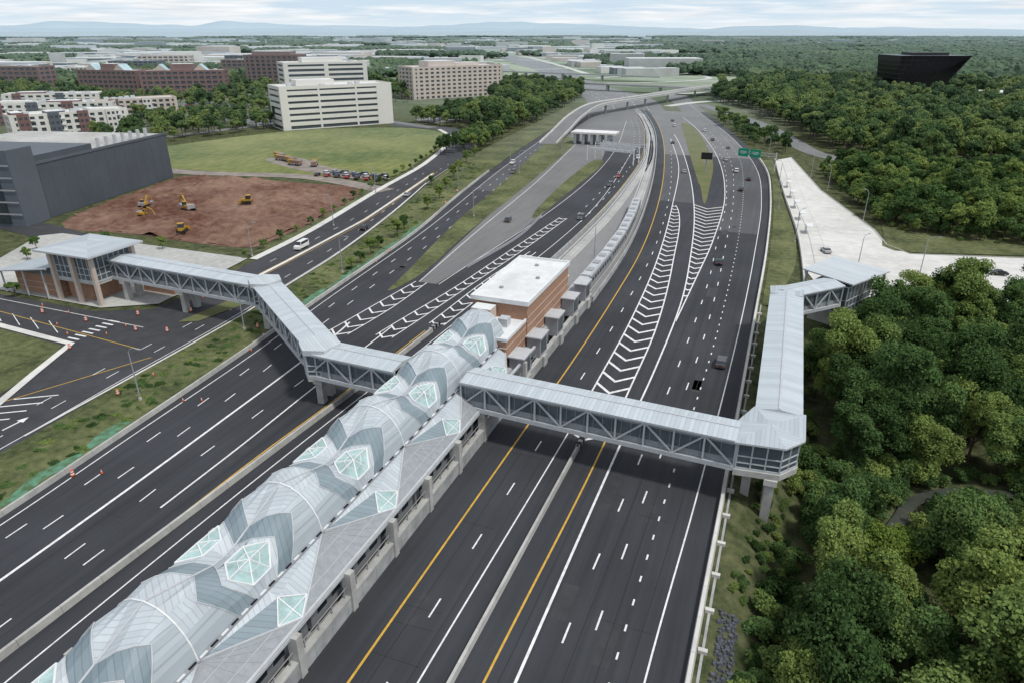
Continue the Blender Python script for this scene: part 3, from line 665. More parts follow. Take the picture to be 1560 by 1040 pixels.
PV.box(-176,-160,108,118,0,5.2,BRICK,ROOFW)
PV.face([(-179,105,5.6),(-160.5,105,8.2),(-160.5,120,8.2),(-179,120,5.6)],ROOFY); PV.face([(-179,105,5.4),(-179,120,5.4),(-160.5,120,8.0),(-160.5,105,8.0)],STEEL)
for yy in (105.5,119.5): PV.beam((-179,yy,5.5),(-160.5,yy,8.1),.3,.4,STEEL)
for x in (-178,-170,-163):
    for yy in (106,119): PV.cyl((x,yy,0),(x,yy,5.5+(x+179)*.14),.22,.22,8,STEEL)
for z in (1.5,3): PV.box(-176.06,-160,107.95,118.05,z,z+.12,BEIGE)
PV.box(-146,-136,119,124,0,4.2,BRICK,ROOFW); PV.box(-146.3,-135.7,118.7,124.3,4.2,4.5,STEELW,ROOFW)
PV.build('station_entry_pavilion')
# ------------------------------------------------------------------ buildings
def office(name,a,b,depth,H,nf,nb,wall,gl=WGL,pier_w=.35,sp=.5,pent=None,roofm=ROOFW,crown=None,z0=0,blank=None,bays=None):
    mb=MB(); a=Vector(a);b=Vector(b);d=(b-a);L=d.length;d.normalize();n=Vector((-d.y,d.x))
    def R(s0,s1,t0,t1,za,zb,m,mt=None):
        P=[a+d*s0+n*t0,a+d*s1+n*t0,a+d*s1+n*t1,a+d*s0+n*t1]; mb.prism([(p.x,p.y) for p in P],za,zb,m,mt)
    R(.4,L-.4,.4,depth-.4,0,H-.4,gl,roofm)
    fh=H/nf
    for i in range(nf+1):
        z=i*fh
        za,zb=(0,.6) if i==0 else ((z-fh*sp/2,z+fh*sp/2) if i<nf else (H-fh*sp*.7,H+.5))
        R(0,L,0,.5,za,zb,wall);R(0,L,depth-.5,depth,za,zb,wall);R(0,.5,.5,depth-.5,za,zb,wall);R(L-.5,L,.5,depth-.5,za,zb,wall)
    bw=L/nb
    for i in range(nb+1):
        s=i*bw; w=bw*pier_w/2 if 0<i<nb else bw*pier_w*.9+.6
        R(max(-.05,s-w),min(L+.05,s+w),-.06,.46,0,H+.3,wall);R(max(-.05,s-w),min(L+.05,s+w),depth-.46,depth+.06,0,H+.3,wall)
    for s0,s1 in (blank or []): R(s0,s1,-.12,.4,0,H+.6,wall)
    for s0,s1,mm in (bays or []):
        R(s0,s1,-1.2,-.1,0,H+.9,mm)
        for fl_ in range(nf):
            for q in (.25,.7): R(s0+(s1-s0)*q-.8,s0+(s1-s0)*q+.8,-1.26,-1.15,fl_*fh+1,fl_*fh+fh*.75,gl)
            R(s1+.2,s1+2.6,-1.0,-.1,fl_*fh+.1,fl_*fh+.9,STEELW)
    nd=max(1,int(depth/bw)); 
    for i in range(nd+1):
        t=i*depth/nd; w=bw*pier_w/2 if 0<i<nd else bw*pier_w*.9+.6
        R(-.07,.44,max(0.02,t-w),min(depth-.02,t+w),0,H+.28,wall);R(L-.44,L+.07,max(0.02,t-w),min(depth-.02,t+w),0,H+.28,wall)
    for p in (pent or []):
        R(*p[:4],H-.3,H+p[4],p[5],p[6] if len(p)>6 else roofm)
    rr=random.Random(int(L*7))
    for i in range(7):
        s=rr.uniform(.1,.85)*L;t=rr.uniform(.2,.75)*depth; R(s,s+3,t,t+2.5,H-.3,H+rr.uniform(.8,1.8),STEEL)
    if crown:
        for s in crown:
            P=[a+d*(s-6)+n*(-.1),a+d*(s+6)+n*(-.1),a+d*(s+6)+n*12,a+d*(s-6)+n*12]; m0=(P[0]+P[1])/2;m1=(P[2]+P[3])/2
            q=[(p.x,p.y,H+.4) for p in P]
            mb.face([q[0],q[1],(m0.x,m0.y,H+6)],BEIGE);mb.face([q[1],q[2],(m1.x,m1.y,H+6),(m0.x,m0.y,H+6)],BLUE);mb.face([q[3],q[0],(m0.x,m0.y,H+6),(m1.x,m1.y,H+6)],BLUE);mb.face([q[2],q[3],(m1.x,m1.y,H+6)],BEIGE)
    return mb.build(name)
office('white_office_building',(-309,383),(-263,446),26,27,7,3,WALLW,pier_w=.05,sp=.62,pent=[(14,40,8,20,3.5,WALLW)],blank=[(0,5),(67,78.2)])
office('white_office_building',(-463,585),(-408,647),34,32,7,2,WALLW,pier_w=.1,sp=.5,pent=[(20,60,8,26,4.5,WALLW)])
office('beige_office_building',(-336,611),(-279,697),30,29,8,17,BEIGE,pier_w=.45,sp=.5,pent=[(20,50,5,24,5,BEIGE),(52,80,8,22,3,BEIGE)])
office('dark_office_tower',(-567,651),(-511,672),34,36,9,10,BRICKD,pier_w=.4,sp=.35,pent=[(8,50,5,28,4,BRICKD)])
office('red_brick_office_building',(-665,523),(-597,533),26,25,6,12,REDB,pier_w=.3,sp=.4,crown=[18,50],pent=[(26,42,4,20,6,REDB)])
office('red_brick_office_building',(-583,523),(-518,564),26,25.5,6,13,REDB,pier_w=.3,sp=.4,crown=[20,56],pent=[(28,48,4,20,6,REDB)])
office('grey_office_building',(-900,760),(-840,790),30,22,6,10,GREYP2,pier_w=.3,sp=.4)
office('pale_office_building',(-830,640),(-790,655),30,20,5,8,WALLW,pier_w=.3,sp=.4)
office('pale_office_building',(-760,600),(-700,615),26,20,5,9,BEIGE,pier_w=.3,sp=.4)
office('brown_office_building',(-860,560),(-790,575),26,24,5,9,REDB,pier_w=.3,sp=.4)
office('pale_office_building',(-400,760),(-350,820),26,16,4,9,WALLW,pier_w=.3,sp=.4)
office('brown_office_building',(-700,760),(-640,790),30,26,6,10,BRICKD,pier_w=.3,sp=.4)
office('pale_office_building',(-620,860),(-560,890),30,22,5,10,WALLW,pier_w=.3,sp=.4)
office('pale_office_building',(-1000,900),(-930,940),30,24,5,10,BEIGE,pier_w=.3,sp=.4)
office('glass_office_building',(-820,900),(-760,930),30,26,6,10,GREYP2,pier_w=.15,sp=.25)
office('apartment_building',(-431,288),(-403,347),18,14,4,14,WALLW,pier_w=.45,sp=.4,pent=[(2,8,2,16,1.5,REDB),(20,30,2,14,1.2,GREYP),(44,52,2,14,1.2,WALLW)],bays=[(4,10,REDB),(20,26,GREYP),(36,42,REDB),(52,58,WALLW)])
office('apartment_building',(-520,330),(-455,380),18,14,4,16,WALLW,pier_w=.45,sp=.4,pent=[(10,30,2,14,1.5,WALLW),(40,60,3,14,1.2,REDB)],bays=[(6,13,REDB),(28,35,GREYP),(50,57,REDB)])
office('apartment_building',(-470,380),(-440,425),18,14,4,12,BEIGE,pier_w=.4,sp=.4,bays=[(8,14,REDB),(30,36,WALLW)])
office('apartment_building',(-600,400),(-540,440),18,13,4,12,WALLW,pier_w=.4,sp=.4,pent=[(10,30,2,14,1.5,REDB)],bays=[(8,14,REDB),(40,46,GREYP)])
gb=MB()
A_=Vector((-236,158));B_=Vector((-255,236)); d=(B_-A_).normalized(); n=Vector((-d.y,d.x))
def GP(s,t): q=A_+d*s+n*t; return (q.x,q.y)
L=(B_-A_).length
gb.prism([GP(0,0),GP(L,0),GP(L,70),GP(0,70)],0,19,GREYP,CONC)
gb.prism([GP(0,.1),GP(L*.42,.1),GP(L*.42,70),GP(0,70)],19,21.5,GREYP,GREYP2)
gb.prism([GP(-7,-1),GP(4,-1),GP(4,60),GP(-7,60)],0,25,GREYP2,GREYP2)
for i in range(1,14): gb.prism([GP(i*L/14-.12,-.12),GP(i*L/14+.12,-.12),GP(i*L/14+.12,.2),GP(i*L/14-.12,.2)],0,19,GREYP2)
gb.prism([GP(0,-.25),GP(L+.2,-.25),GP(L+.2,.3),GP(0,.3)],18.6,19.5,GREYP2)
for k in range(8):
    gb.prism([GP(-7.3,4+k*6),GP(-6.9,4+k*6),GP(-6.9,8.6+k*6),GP(-7.3,8.6+k*6)],1,24,WGL)
for z in range(4,24,4): gb.prism([GP(-7.4,-1),GP(-7.3,-1),GP(-7.3,60),GP(-7.4,60)],z,z+.5,STEELG)
for i in range(7): gb.prism([GP(L*.5+i*5,2),GP(L*.5+i*5+1,2),GP(L*.5+i*5+1,3),GP(L*.5+i*5,3)],19,22.5,STEEL)
gb.build('grey_parking_garage')
bb=MB(); U=Vector((.933,.36)); W_=Vector((-.36,.933)); C0=Vector((121,838))
def bp_(u,w,z): q=C0+U*u+W_*w; return (q.x,q.y,z)
lo=[bp_(-24,0,0),bp_(20,4,0),bp_(20,38,0),bp_(-24,38,0)]; hi=[bp_(-27,-3,38),bp_(42,-6,38),bp_(42,48,38),bp_(-27,44,38)]
for i in range(4):
    j=(i+1)%4; bb.face([lo[i],lo[j],hi[j]],BLKG); bb.face([lo[i],hi[j],hi[i]],BLKG)
bb.face(hi,GREYP2)
BFR=mat('black_frame',(.02,.02,.023),.5,hz=False)
for k in range(1,9):
    t=k/9; ring=[tuple(lo[i][j]+(hi[i][j]-lo[i][j])*t for j in range(3)) for i in range(4)]
    for i in range(4): bb.beam(ring[i],ring[(i+1)%4],.5,.35,BFR)
for k in range(1,12):
    t=k/12
    bb.beam([lo[0][j]+(lo[1][j]-lo[0][j])*t for j in range(3)],[hi[0][j]+(hi[1][j]-hi[0][j])*t for j in range(3)],.35,.4,BFR)
bb.prism([bp_(-10,5,0)[:2],bp_(25,5,0)[:2],bp_(25,30,0)[:2],bp_(-10,30,0)[:2]],38.05,40.5,BFR); bb.build('black_glass_building')
ww=MB(); ww.ob((190,770),.2,70,26,0,11,WALLW,ROOFW); ww.ob((235,775),.2,18,20,0,8,WALLW,ROOFW); ww.build('white_low_building')
db=MB(); R2=random.Random(3)
for i in range(1600):
    th=math.radians(R2.uniform(76,150)) ; r=R2.uniform(33,82)**2 ; x,y=r*math.cos(th),r*math.sin(th)
    if fml(y)-60<x<fmr(y)+60 and y<2600: continue
    if th<math.radians(99) and (r<2600 or R2.random()<.7): continue
    s=R2.uniform(.5,1.5)*(1+r/4500); hh=R2.uniform(6,13)+ (R2.random()<.04)*14
    db.ob((x,y),.37+R2.uniform(-.3,.3),R2.uniform(20,80)*s,R2.uniform(15,35)*s,0,hh,R2.choice([WALLW,CONC,BEIGE,STEEL,GREYP2]),R2.choice([ROOFW,ROOFW,STEEL]))
db.build('distant_buildings')
ap=MB()
for (x,y,l,w,h,a) in ((-1900,2000,420,45,13,.62),(-2400,1850,300,60,12,.55),(-1500,1900,260,35,11,.66),(-2300,2400,500,50,14,.6),(-1250,1500,180,50,10,.5),(-1600,1480,150,70,10,.6),(-2900,2300,400,70,14,.6),(-1000,1350,160,40,9,.5),(-1300,1250,120,50,9,.6),(-1100,2000,200,50,10,.4),(-1700,1750,180,60,10,.6),(-2100,1600,260,60,11,.6),(-1450,1150,160,50,9,.6),(-1800,1300,220,50,10,.65)):
    ap.ob((x,y),a,l,w,0,h,ROOFW,ROOFW); ap.ob((x,y),a,l*.98,w+1,3,7,WGL)
ap.cyl((-2050,2500,0),(-2050,2500,38),4,3,10,CONC); ap.cyl((-2050,2500,38),(-2050,2500,45),7,8,10,WGL)
ap.build('airport_terminal')
sf=MB()
APG=mat('airfield_grass',(.26,.31,.19),.9,.2,.02); APC=mat('airfield_concrete',(.52,.52,.48),.9,.15,.02)
def blob(c,a,l,w,seed):
    rr_=random.Random(seed); ca,sa=math.cos(a),math.sin(a); out=[]
    for i in range(12):
        t=i/12*2*math.pi; k=rr_.uniform(.75,1.1); dx=math.copysign(abs(math.cos(t))**.7,math.cos(t))*l/2*k; dy=math.copysign(abs(math.sin(t))**.7,math.sin(t))*w/2*k
        out.append((c[0]+dx*ca-dy*sa,c[1]+dx*sa+dy*ca))
    return smooth(out,True,3)
for i_,(c,a,l,w,m) in enumerate((((-1500,3300),.38,2600,500,APG),((-2000,2150),.6,1500,420,APC),((-900,2700),.36,1300,220,APG),((-3600,3500),.6,2000,500,APG),((-1050,1750),.4,600,120,APC),((-700,2150),.36,700,110,APG),((-480,1250),2.1,380,50,APG),((-300,1900),.3,500,90,APG),((-1250,1400),.5,700,160,APC),((-200,2600),.3,700,120,APG),((-1700,1500),.6,900,200,APG),((-2600,2600),.6,1600,300,APG),((300,3200),.3,900,120,APG))):
    sheet(sf,blob(c,a,l,w,i_),.1+.05*i_,m)
for i_,(c,a,l,w) in enumerate((((-1700,3700),.38,5200,60),((-900,2450),.36,2600,40),((-1400,2900),.38,3800,40),((-2000,4400),.38,6000,70),((-800,2050),.36,1600,22),((-1500,2300),.6,2400,40),((-2500,3100),1.2,1800,50),((300,2300),.1,1600,20),((700,3000),.2,2200,26),((-2500,5200),.38,8000,110),((-3200,2700),.5,3600,50))):
    sf.ob(c,a,l,w,-.12,.9+.05*i_,APC)
sf.build('airfield')
pk=MB()
for q in ([(-400,420),(-340,400),(-300,470),(-360,500)],[(-560,440),(-440,470),(-450,520),(-570,500)],[(-260,470),(-235,455),(-205,530),(-240,560)],[(-700,480),(-590,490),(-590,512),(-700,510)]):
    sheet(pk,q,.03,ASPH_O)
path_strip(pk,smooth([(-225,434),(-300,470),(-360,520),(-520,600)]),9,.02,ASPH_O); path_strip(pk,[(-330,262),(-360,330),(-345,400),(-310,455)],9,.05,ASPH_O)
for i_,(q,w) in enumerate((([(-150,690),(-120,760),(-60,850),(-30,1000),(-80,1250),(-200,1500)],9),([(-205,700),(-290,800),(-420,1000),(-560,1300)],10),([(-100,640),(-70,700),(10,760),(60,900),(200,1100),(500,1300)],9),([(-230,900),(-150,960),(-110,1060),(-170,1180),(-300,1250)],9),([(-600,1600),(-300,1500),(100,1450),(600,1500)],14),([(-1100,1000),(-700,1050),(-450,1180),(-200,1400)],12),([(-300,1100),(-420,1350),(-600,1700),(-900,2300)],12),([(-260,1000),(-200,1200),(-300,1500),(-480,1900)],10))):
    path_strip(pk,smooth(q),w,.06+.01*i_,APC)
pk.build('parking_lot_and_ramps')
# ------------------------------------------------------------------ flyover
fy=MB(); fp=smooth([(-128,390,.6),(-132,430,3.5),(-137,480,7),(-140,545,8.5),(-127,600,8.5),(-113,653,8.5),(-90,745,8),(-56,900,5),(-16,1047,.5)],n=6)
L_,R_=path_strip(fy,fp,10,0,CONC,1.4)
for E in (L_,R_):
    for p,q in zip(E,E[1:]): fy.beam((p[0],p[1],p[2]+.4),(q[0],q[1],q[2]+.4),.4,.9,CONCL)
path_strip(fy,[(x,y,z+.02) for x,y,z in fp],8.8,0,ASPH_O)
for i in range(12,len(fp)-6,4):
    p=fp[i]; fy.cyl((p[0],p[1],-.1),(p[0],p[1],p[2]-1.4),.9,.9,10,CONC); 
fy.build('flyover_bridge')
def overpass(pts):
    o_=MB(); path_strip(o_,pts,11,0,CONC,1.5); path_strip(o_,[(x,y,z+.05) for x,y,z in pts],9.5,0,ASPH_O)
    for x,y,z in pts[1:-1]: o_.box(x-1,x+1,y-4,y+4,0,z-1.2,CONC)
    o_.build('road_overpass')
overpass([(-330,830,7),(-290,817,7.3),(-240,800,7.5),(-190,788,7.5),(-130,775,7.5),(-60,760,7)]); overpass([(-420,1010,7),(-360,990,7.3),(-300,975,7.5),(-240,960,7.5),(-160,950,7)])
# ------------------------------------------------------------------ toll plaza, gantries, signs
tl=MB(); tl.box(-116,-90,396,408,6,7,WALLW,ROOFW)
for x in (-114,-109,-104,-99,-94): tl.box(x-.8,x+.8,398,406,0,6,STEEL); tl.box(x-1.1,x+1.1,400,404,.2,3,GLZ)
tl.build('toll_plaza')
def gantry(x0,y0,x1,y1,h,signs,m=STEEL,name='sign_gantry'):
    mb=MB(); 
    for x,y in ((x0,y0),(x1,y1)): mb.cyl((x,y,-.1),(x,y,h+1.2),.28,.22,8,m)
    for z in (h-.6,h+.6): mb.beam((x0,y0,z),(x1,y1,z),.2,.2,m)
    d=Vector((x1-x0,y1-y0)); L=d.length; k=int(L/2); 
    for i in range(k):
        a=d*(i/k);b=d*((i+1)/k); z0_,z1_=(h-.6,h+.6) if i%2 else (h+.6,h-.6)
        mb.beam((x0+a.x,y0+a.y,z0_),(x0+b.x,y0+b.y,z1_),.1,.1,m)
    ang=math.atan2(d.y,d.x)
    for s,w,hh,mm in signs:
        q=d*s; mb.ob((x0+q.x+math.sin(ang)*.4,y0+q.y-math.cos(ang)*.4),ang,w,.15,h-hh/2,h+hh/2,mm)
        if mm is GRN:
            for z,l in ((.45,.6),(-.1,.75),(-.6,.4)): mb.ob((x0+q.x+math.sin(ang)*.5,y0+q.y-math.cos(ang)*.5),ang,w*l,.06,h+z,h+z+.22,WHITE)
    mb.build(name)
gantry(-35,358,-2,347,7.4,[(.55,5,3.6,GRN),(.72,5,3.6,GRN)])
gantry(-90,353,-66,347,7,[(.3,9,2.8,WHITE),(.7,9,2.8,WHITE)],STEELW)
gantry(-88,361,-65,355,7,[(.5,20,1.6,WHITE)],STEELW)
gantry(-92,345,-67,339,6.4,[(.5,22,1.0,WHITE)],STEELW)
vs=MB(); vs.cyl((-32,334,0),(-32,334,7),.25,.25,8,STEELG); vs.box(-34.5,-29.5,333.5,334.2,6,9,DARK); vs.box(-34.3,-29.7,333.4,333.5,6.3,8.7,RUB); vs.build('message_sign')
lm=MB(); lm.cyl((0,0,0),(0,0,9.5),.14,.08,8,STEELG); lm.cyl((0,0,0),(0,0,.5),.3,.3,8,CONC)
pts=[(0,0,9.4),(.5,0,10.1),(1.4,0,10.4),(2.3,0,10.4)]
for p,q in zip(pts,pts[1:]): lm.cyl(p,q,.07,.06,6,STEELG)
lm.box(2.1,3.0,-.16,.16,10.3,10.45,STEELG); LMP=lm.mesh('street_lamp')
for x,y,r in ((-100.6,76,0),(-107,149,0),(-105,108,0),(-99,219,0),(-120,251,0),(-112,300,0),(-128,330,0),(-138,190,3.1),(-152,240,3.1),(-162,290,3.1),(-175,340,3.1),(-140,152,0),(-46.1,186,1.5),(2,270,3.1),(1,315,3.1),(8,225,1),(30,262,2),(20,310,2),(67,317,2),(-110,360,0),(-130,400,0),(40,205,0),(75,212,0),(-6,387,3),(-165,122,0),(24,200,1),(14,340,2)):
    inst(LMP,'street_lamp',(x,y,0),r)
bs=MB(); bs.box(-1.0,1.0,-2.2,2.2,2.5,2.65,STEELW)
for x,y in ((-.9,-2),(-.9,2)): bs.cyl((x,y,0),(x,y,2.5),.08,.08,6,STEEL)
bs.box(-.95,-.9,-1.9,1.9,.4,2.3,GLZ); bs.box(-.8,-.4,-1.6,1.6,.4,.5,STEEL); BS=bs.mesh('bus_shelter')
for x,y in ((11,238),(9,256),(7.3,274),(5.6,292),(4,312)): inst(BS,'bus_shelter',(x+1,y,.05),.07)
dr=MB(); dr.cyl((0,0,0),(0,0,.12),.36,.36,10,RUB)
for i,(z0_,z1_) in enumerate(((.12,.35),(.35,.55),(.55,.75),(.75,.95),(.95,1.1))): dr.cyl((0,0,z0_),(0,0,z1_),.3-.02*i,.28-.02*i,10,ORNG if i%2==0 else WHITE)
DR=dr.mesh('traffic_drum')
cn2=MB(); cn2.box(-.22,.22,-.22,.22,0,.05,RUB); cn2.cyl((0,0,.05),(0,0,.4),.17,.1,10,ORNG); cn2.cyl((0,0,.4),(0,0,.6),.1,.07,10,WHITE); cn2.cyl((0,0,.6),(0,0,.8),.07,.04,10,ORNG); CN=cn2.mesh('traffic_cone')
for i,(x,y) in enumerate(((-91,55),(-87.5,57),(-106,76),(-93,78.3),(-103,110),(-96,99.6),(-98,106),(-90,79.6),(-132,87),(-131,95),(-134,106),(-139,92),(-142,99),(-146,95),(-127,99),(-131,100),(-120,101),(-106,84),(-101,118),(-110,205),(-112,214),(-115,225),(-117,233),(-120,244),(-122,254),(-103,160),(-105,170),(-107,185),(-84,108),(-150,101),(-156,99),(-160,102),(-124,112),(-128,120))):
    inst(DR if i%2==0 else CN,'traffic_drum' if i%2==0 else 'traffic_cone',(x,y,.02),0,1.0)
# ------------------------------------------------------------------ vehicles
def carmesh(name,col,kind='sedan'):
    mb=MB(); cm=mat('paint_'+name,col,.3,.05,1,spec=.6)
    W=.92
    if kind=='sedan': prof=[(-2.3,.35),(-2.32,.85),(-1.5,.98),(-.95,1.42),(.35,1.42),(1.05,1.0),(2.15,.82),(2.3,.4)]; cab=(2,3,4,5)
    elif kind=='suv': prof=[(-2.35,.4),(-2.38,1.05),(-2.2,1.15),(-1.95,1.75),(.4,1.75),(1.05,1.15),(2.2,1.0),(2.35,.45)]; cab=(2,3,4,5)
    else: prof=[(-2.9,.5),(-2.9,1.6),(-2.88,1.62),(-2.8,2.4),(1.3,2.4),(1.9,1.5),(2.7,1.25),(2.85,.5)]; cab=(2,3,4,5)
    def hw(z,i): return W*(.86 if i in (cab[1],cab[2]) else 1)
    n=len(prof)
    P=lambda i,s:( s*hw(prof[i][1],i),prof[i][0],prof[i][1])
    for i in range(n-1):
        m=cm
        if i in (cab[0],cab[2]) : m=WGL
        mb.face([P(i,-1),P(i,1),P(i+1,1),P(i+1,-1)][::-1],m)
    mb.face([P(0,1),P(0,-1),P(n-1,-1),P(n-1,1)][::-1],RUB)
    for s in (1,-1):
        low=[P(i,s) for i in (0,1,2,5,6,7)]; mb.face(low if s<0 else low[::-1],cm)
        up=[P(i,s) for i in cab]; mb.face(up if s<0 else up[::-1],cm)
        ins=[tuple(Vector(p)*.86+(Vector(up[0])+Vector(up[1])+Vector(up[2])+Vector(up[3]))/4*.14+Vector((s*.015,0,0))) for p in up]; mb.face(ins if s<0 else ins[::-1],WGL)
        for yy in (prof[0][0]+.85,prof[-1][0]-.85): mb.cyl((s*(W-.2),yy,.34),(s*(W+.02),yy,.34),.34,.34,12,RUB); mb.cyl((s*(W+.02),yy,.34),(s*(W+.03),yy,.34),.2,.2,8,STEEL)
        mb.box(s*.55-.2,s*.55+.2,prof[-1][0]-.06,prof[-1][0]+.02,.6,.75,WHITE); mb.box(s*.6-.2,s*.6+.2,prof[0][0]-.02,prof[0][0]+.05,.7,.85,ORNG)
    return mb.mesh(name)
CM=[carmesh('car_black',(.012,.012,.014)),carmesh('car_white',(.7,.7,.7),'suv'),carmesh('car_silver',(.35,.36,.37)),carmesh('car_red',(.3,.02,.02)),carmesh('car_blue',(.03,.06,.15),'suv'),carmesh('car_grey',(.08,.085,.09),'suv'),carmesh('van_white',(.7,.7,.68),'van')]
def hd(f,y): return math.atan2(-(f(y+1)-f(y-1)),2)
for f,o,y,c in ((fRe,-1.8,127.9,5),(fRe,-5,322,0),(fRe,-8,298,0),(fRd4,1.7,194,0),(fRd5,1.5,340,1),(fRd4,1.6,370,2),(fRd5,2,410,0),(fRd4,1.5,440,5),(fRd4,1.6,480,1),(fRw2,2.5,330,2),(fRy,5.4,420,0),(fRL,-6,308,3),(fRL,-6.2,288,5),(fRL,-5,229,5),(fRL,-2.5,360,1),(fL1,2,323,1),(fL1,5,427,0),(fL1,5,482,1),(fL1,2,538,2),(fL1,8,300,5),(fRw3,5,500,1),(fRw3,8,530,0),(fGSl,-3,190,0),(fGSl,-3,240,2),(fme,-3,164,6)):
    inst(CM[c],'van' if c==6 else 'car',(f(y)+o,y,.02),hd(f,y)+ (math.pi if f in(fRL,fL1,fme) else 0))
inst(CM[5],'car',(-85,217,.02),.2)
inst(CM[2],'car',(16.7,217,.06),.3); inst(CM[0],'car',(59.4,211,.06),1.7)
for i in range(20):
    inst(CM[i%6],'parked_car',(-196+i*1.75,262+((i*7)%3)*4,.07),.3+(i%3)*.6)
rp_=random.Random(5)
for q in range(90):
    x=rp_.choice([-395,-380,-350,-330]) + rp_.uniform(-3,3); y=420+rp_.randint(0,24)*2.8
    inst(CM[rp_.randint(0,5)],'parked_car',(x,y,.05),1.57)
for q in range(60): inst(CM[rp_.randint(0,5)],'parked_car',(-560+rp_.randint(0,40)*2.8,478+rp_.choice([0,14,26]),.05),0.1)
def excavator():
    mb=MB()
    for s in (-1,1):
        mb.box(s*1.2-.3,s*1.2+.3,-1.9,1.9,.15,.75,RUB)
        for yy in (-1.9,1.9): mb.cyl((s*1.2-.3,yy,.45),(s*1.2+.3,yy,.45),.3,.3,10,RUB)
    mb.cyl((0,0,.7),(0,0,1),.7,.7,12,STEELG); mb.box(-1.3,1.3,-2.2,1.2,1,1.9,YELM); mb.box(-1.25,-.3,-.2,1.2,1.9,2.9,WGL); mb.box(-1.28,-.27,-.25,1.25,2.9,3,YELM); mb.box(-1.2,1.2,-2.4,-1.3,1,2.2,STEELG)
    mb.beam((.2,1,1.7),(.2,3.2,4.2),.35,.5,YELM); mb.beam((.2,3.2,4.2),(.2,5.2,3.4),.35,.45,YELM); mb.beam((.2,5.2,3.5),(.2,6.3,1.2),.3,.4,YELM)
    mb.beam((.2,1.4,1.7),(.2,2.9,3.2),.15,.15,STEELG); mb.beam((.2,6.3,1.3),(.2,5.6,.5),.9,.7,STEELG); mb.beam((.2,6.2,1.2),(.2,6.5,.6),.9,.2,STEELG)
    return mb.mesh('excavator')
EX=excavator()
for x,y,r,s in ((-197,186,1.2,1.15),(-208,176,-1.5,.85),(-216,184,.3,.85)): inst(EX,'excavator',(x,y,dz(x,y)+.1),r,s)
def dozer():
    mb=MB()
    for s in (-1,1): mb.box(s*1-.3,s*1+.3,-1.6,1.6,.1,.8,RUB)
    mb.box(-.7,.7,-1.5,1.6,.6,1.5,YELM); mb.box(-.75,.75,-1.3,.2,1.5,2.6,WGL); mb.box(-.85,.85,-1.4,.3,2.6,2.75,YELM); mb.hexa([(-1.7,2.1,.1),(1.7,2.1,.1),(1.7,2.3,.1),(-1.7,2.3,.1)],[(-1.7,2.2,1.2),(1.7,2.2,1.2),(1.7,2.35,1.2),(-1.7,2.35,1.2)],YELM)
    for s in (-1,1): mb.beam((s*1.2,0,.5),(s*1.2,2.2,.5),.2,.2,YELM)
    return mb.mesh('bulldozer')
DZ=dozer()
for x,y,r,s in ((-176,162,.5,1.1),(-187,205,2,1.1)): inst(DZ,'bulldozer',(x,y,dz(x,y)+.1),r,s)
dt=MB()
dt.box(-1.2,1.2,-3.5,3.6,.8,1.1,STEELG); dt.box(-1.2,1.2,1.9,3.7,1.1,2.8,YELM); dt.box(-1.1,1.1,3.65,3.75,1.8,2.6,WGL); dt.hexa([(-1,-3.6,1.1),(1,-3.6,1.1),(1,1.6,1.1),(-1,1.6,1.1)],[(-1.3,-3.9,2.6),(1.3,-3.9,2.6),(1.3,1.8,2.6),(-1.3,1.8,2.6)],BRICK,GRAV)
for s in (-1,1):
    for yy in (-2.6,-1.4,2.7): dt.cyl((s*.9,yy,.5),(s*1.25,yy,.5),.5,.5,12,RUB)
DT=dt.mesh('dump_truck')
for x,y,r in ((-237,289,1.4),(-229,286,1.2),(-222,280,1.5),(-243,295,1.2),(-212,282,.5)): inst(DT,'dump_truck',(x,y,.07),r,1.0)
rk=MB()
for i in range(300):
    x=rng.uniform(1.2,3.2);y=rng.uniform(40,63); z=gh(x,y)
    r=rng.uniform(.18,.42); b0=[(x+r*rng.uniform(.7,1.2)*math.cos(t),y+r*rng.uniform(.7,1.2)*math.sin(t),z-.1) for t in (0,1.2,2.4,3.7,5)]
    t0=[(x+(a-x)*.6+rng.uniform(-.1,.1),y+(c-y)*.6,z+r*rng.uniform(.6,1.1)) for a,c,_ in b0]; rk.hexa(b0,t0,ROCK,ROCK,False)
rk.build('riprap_rocks')
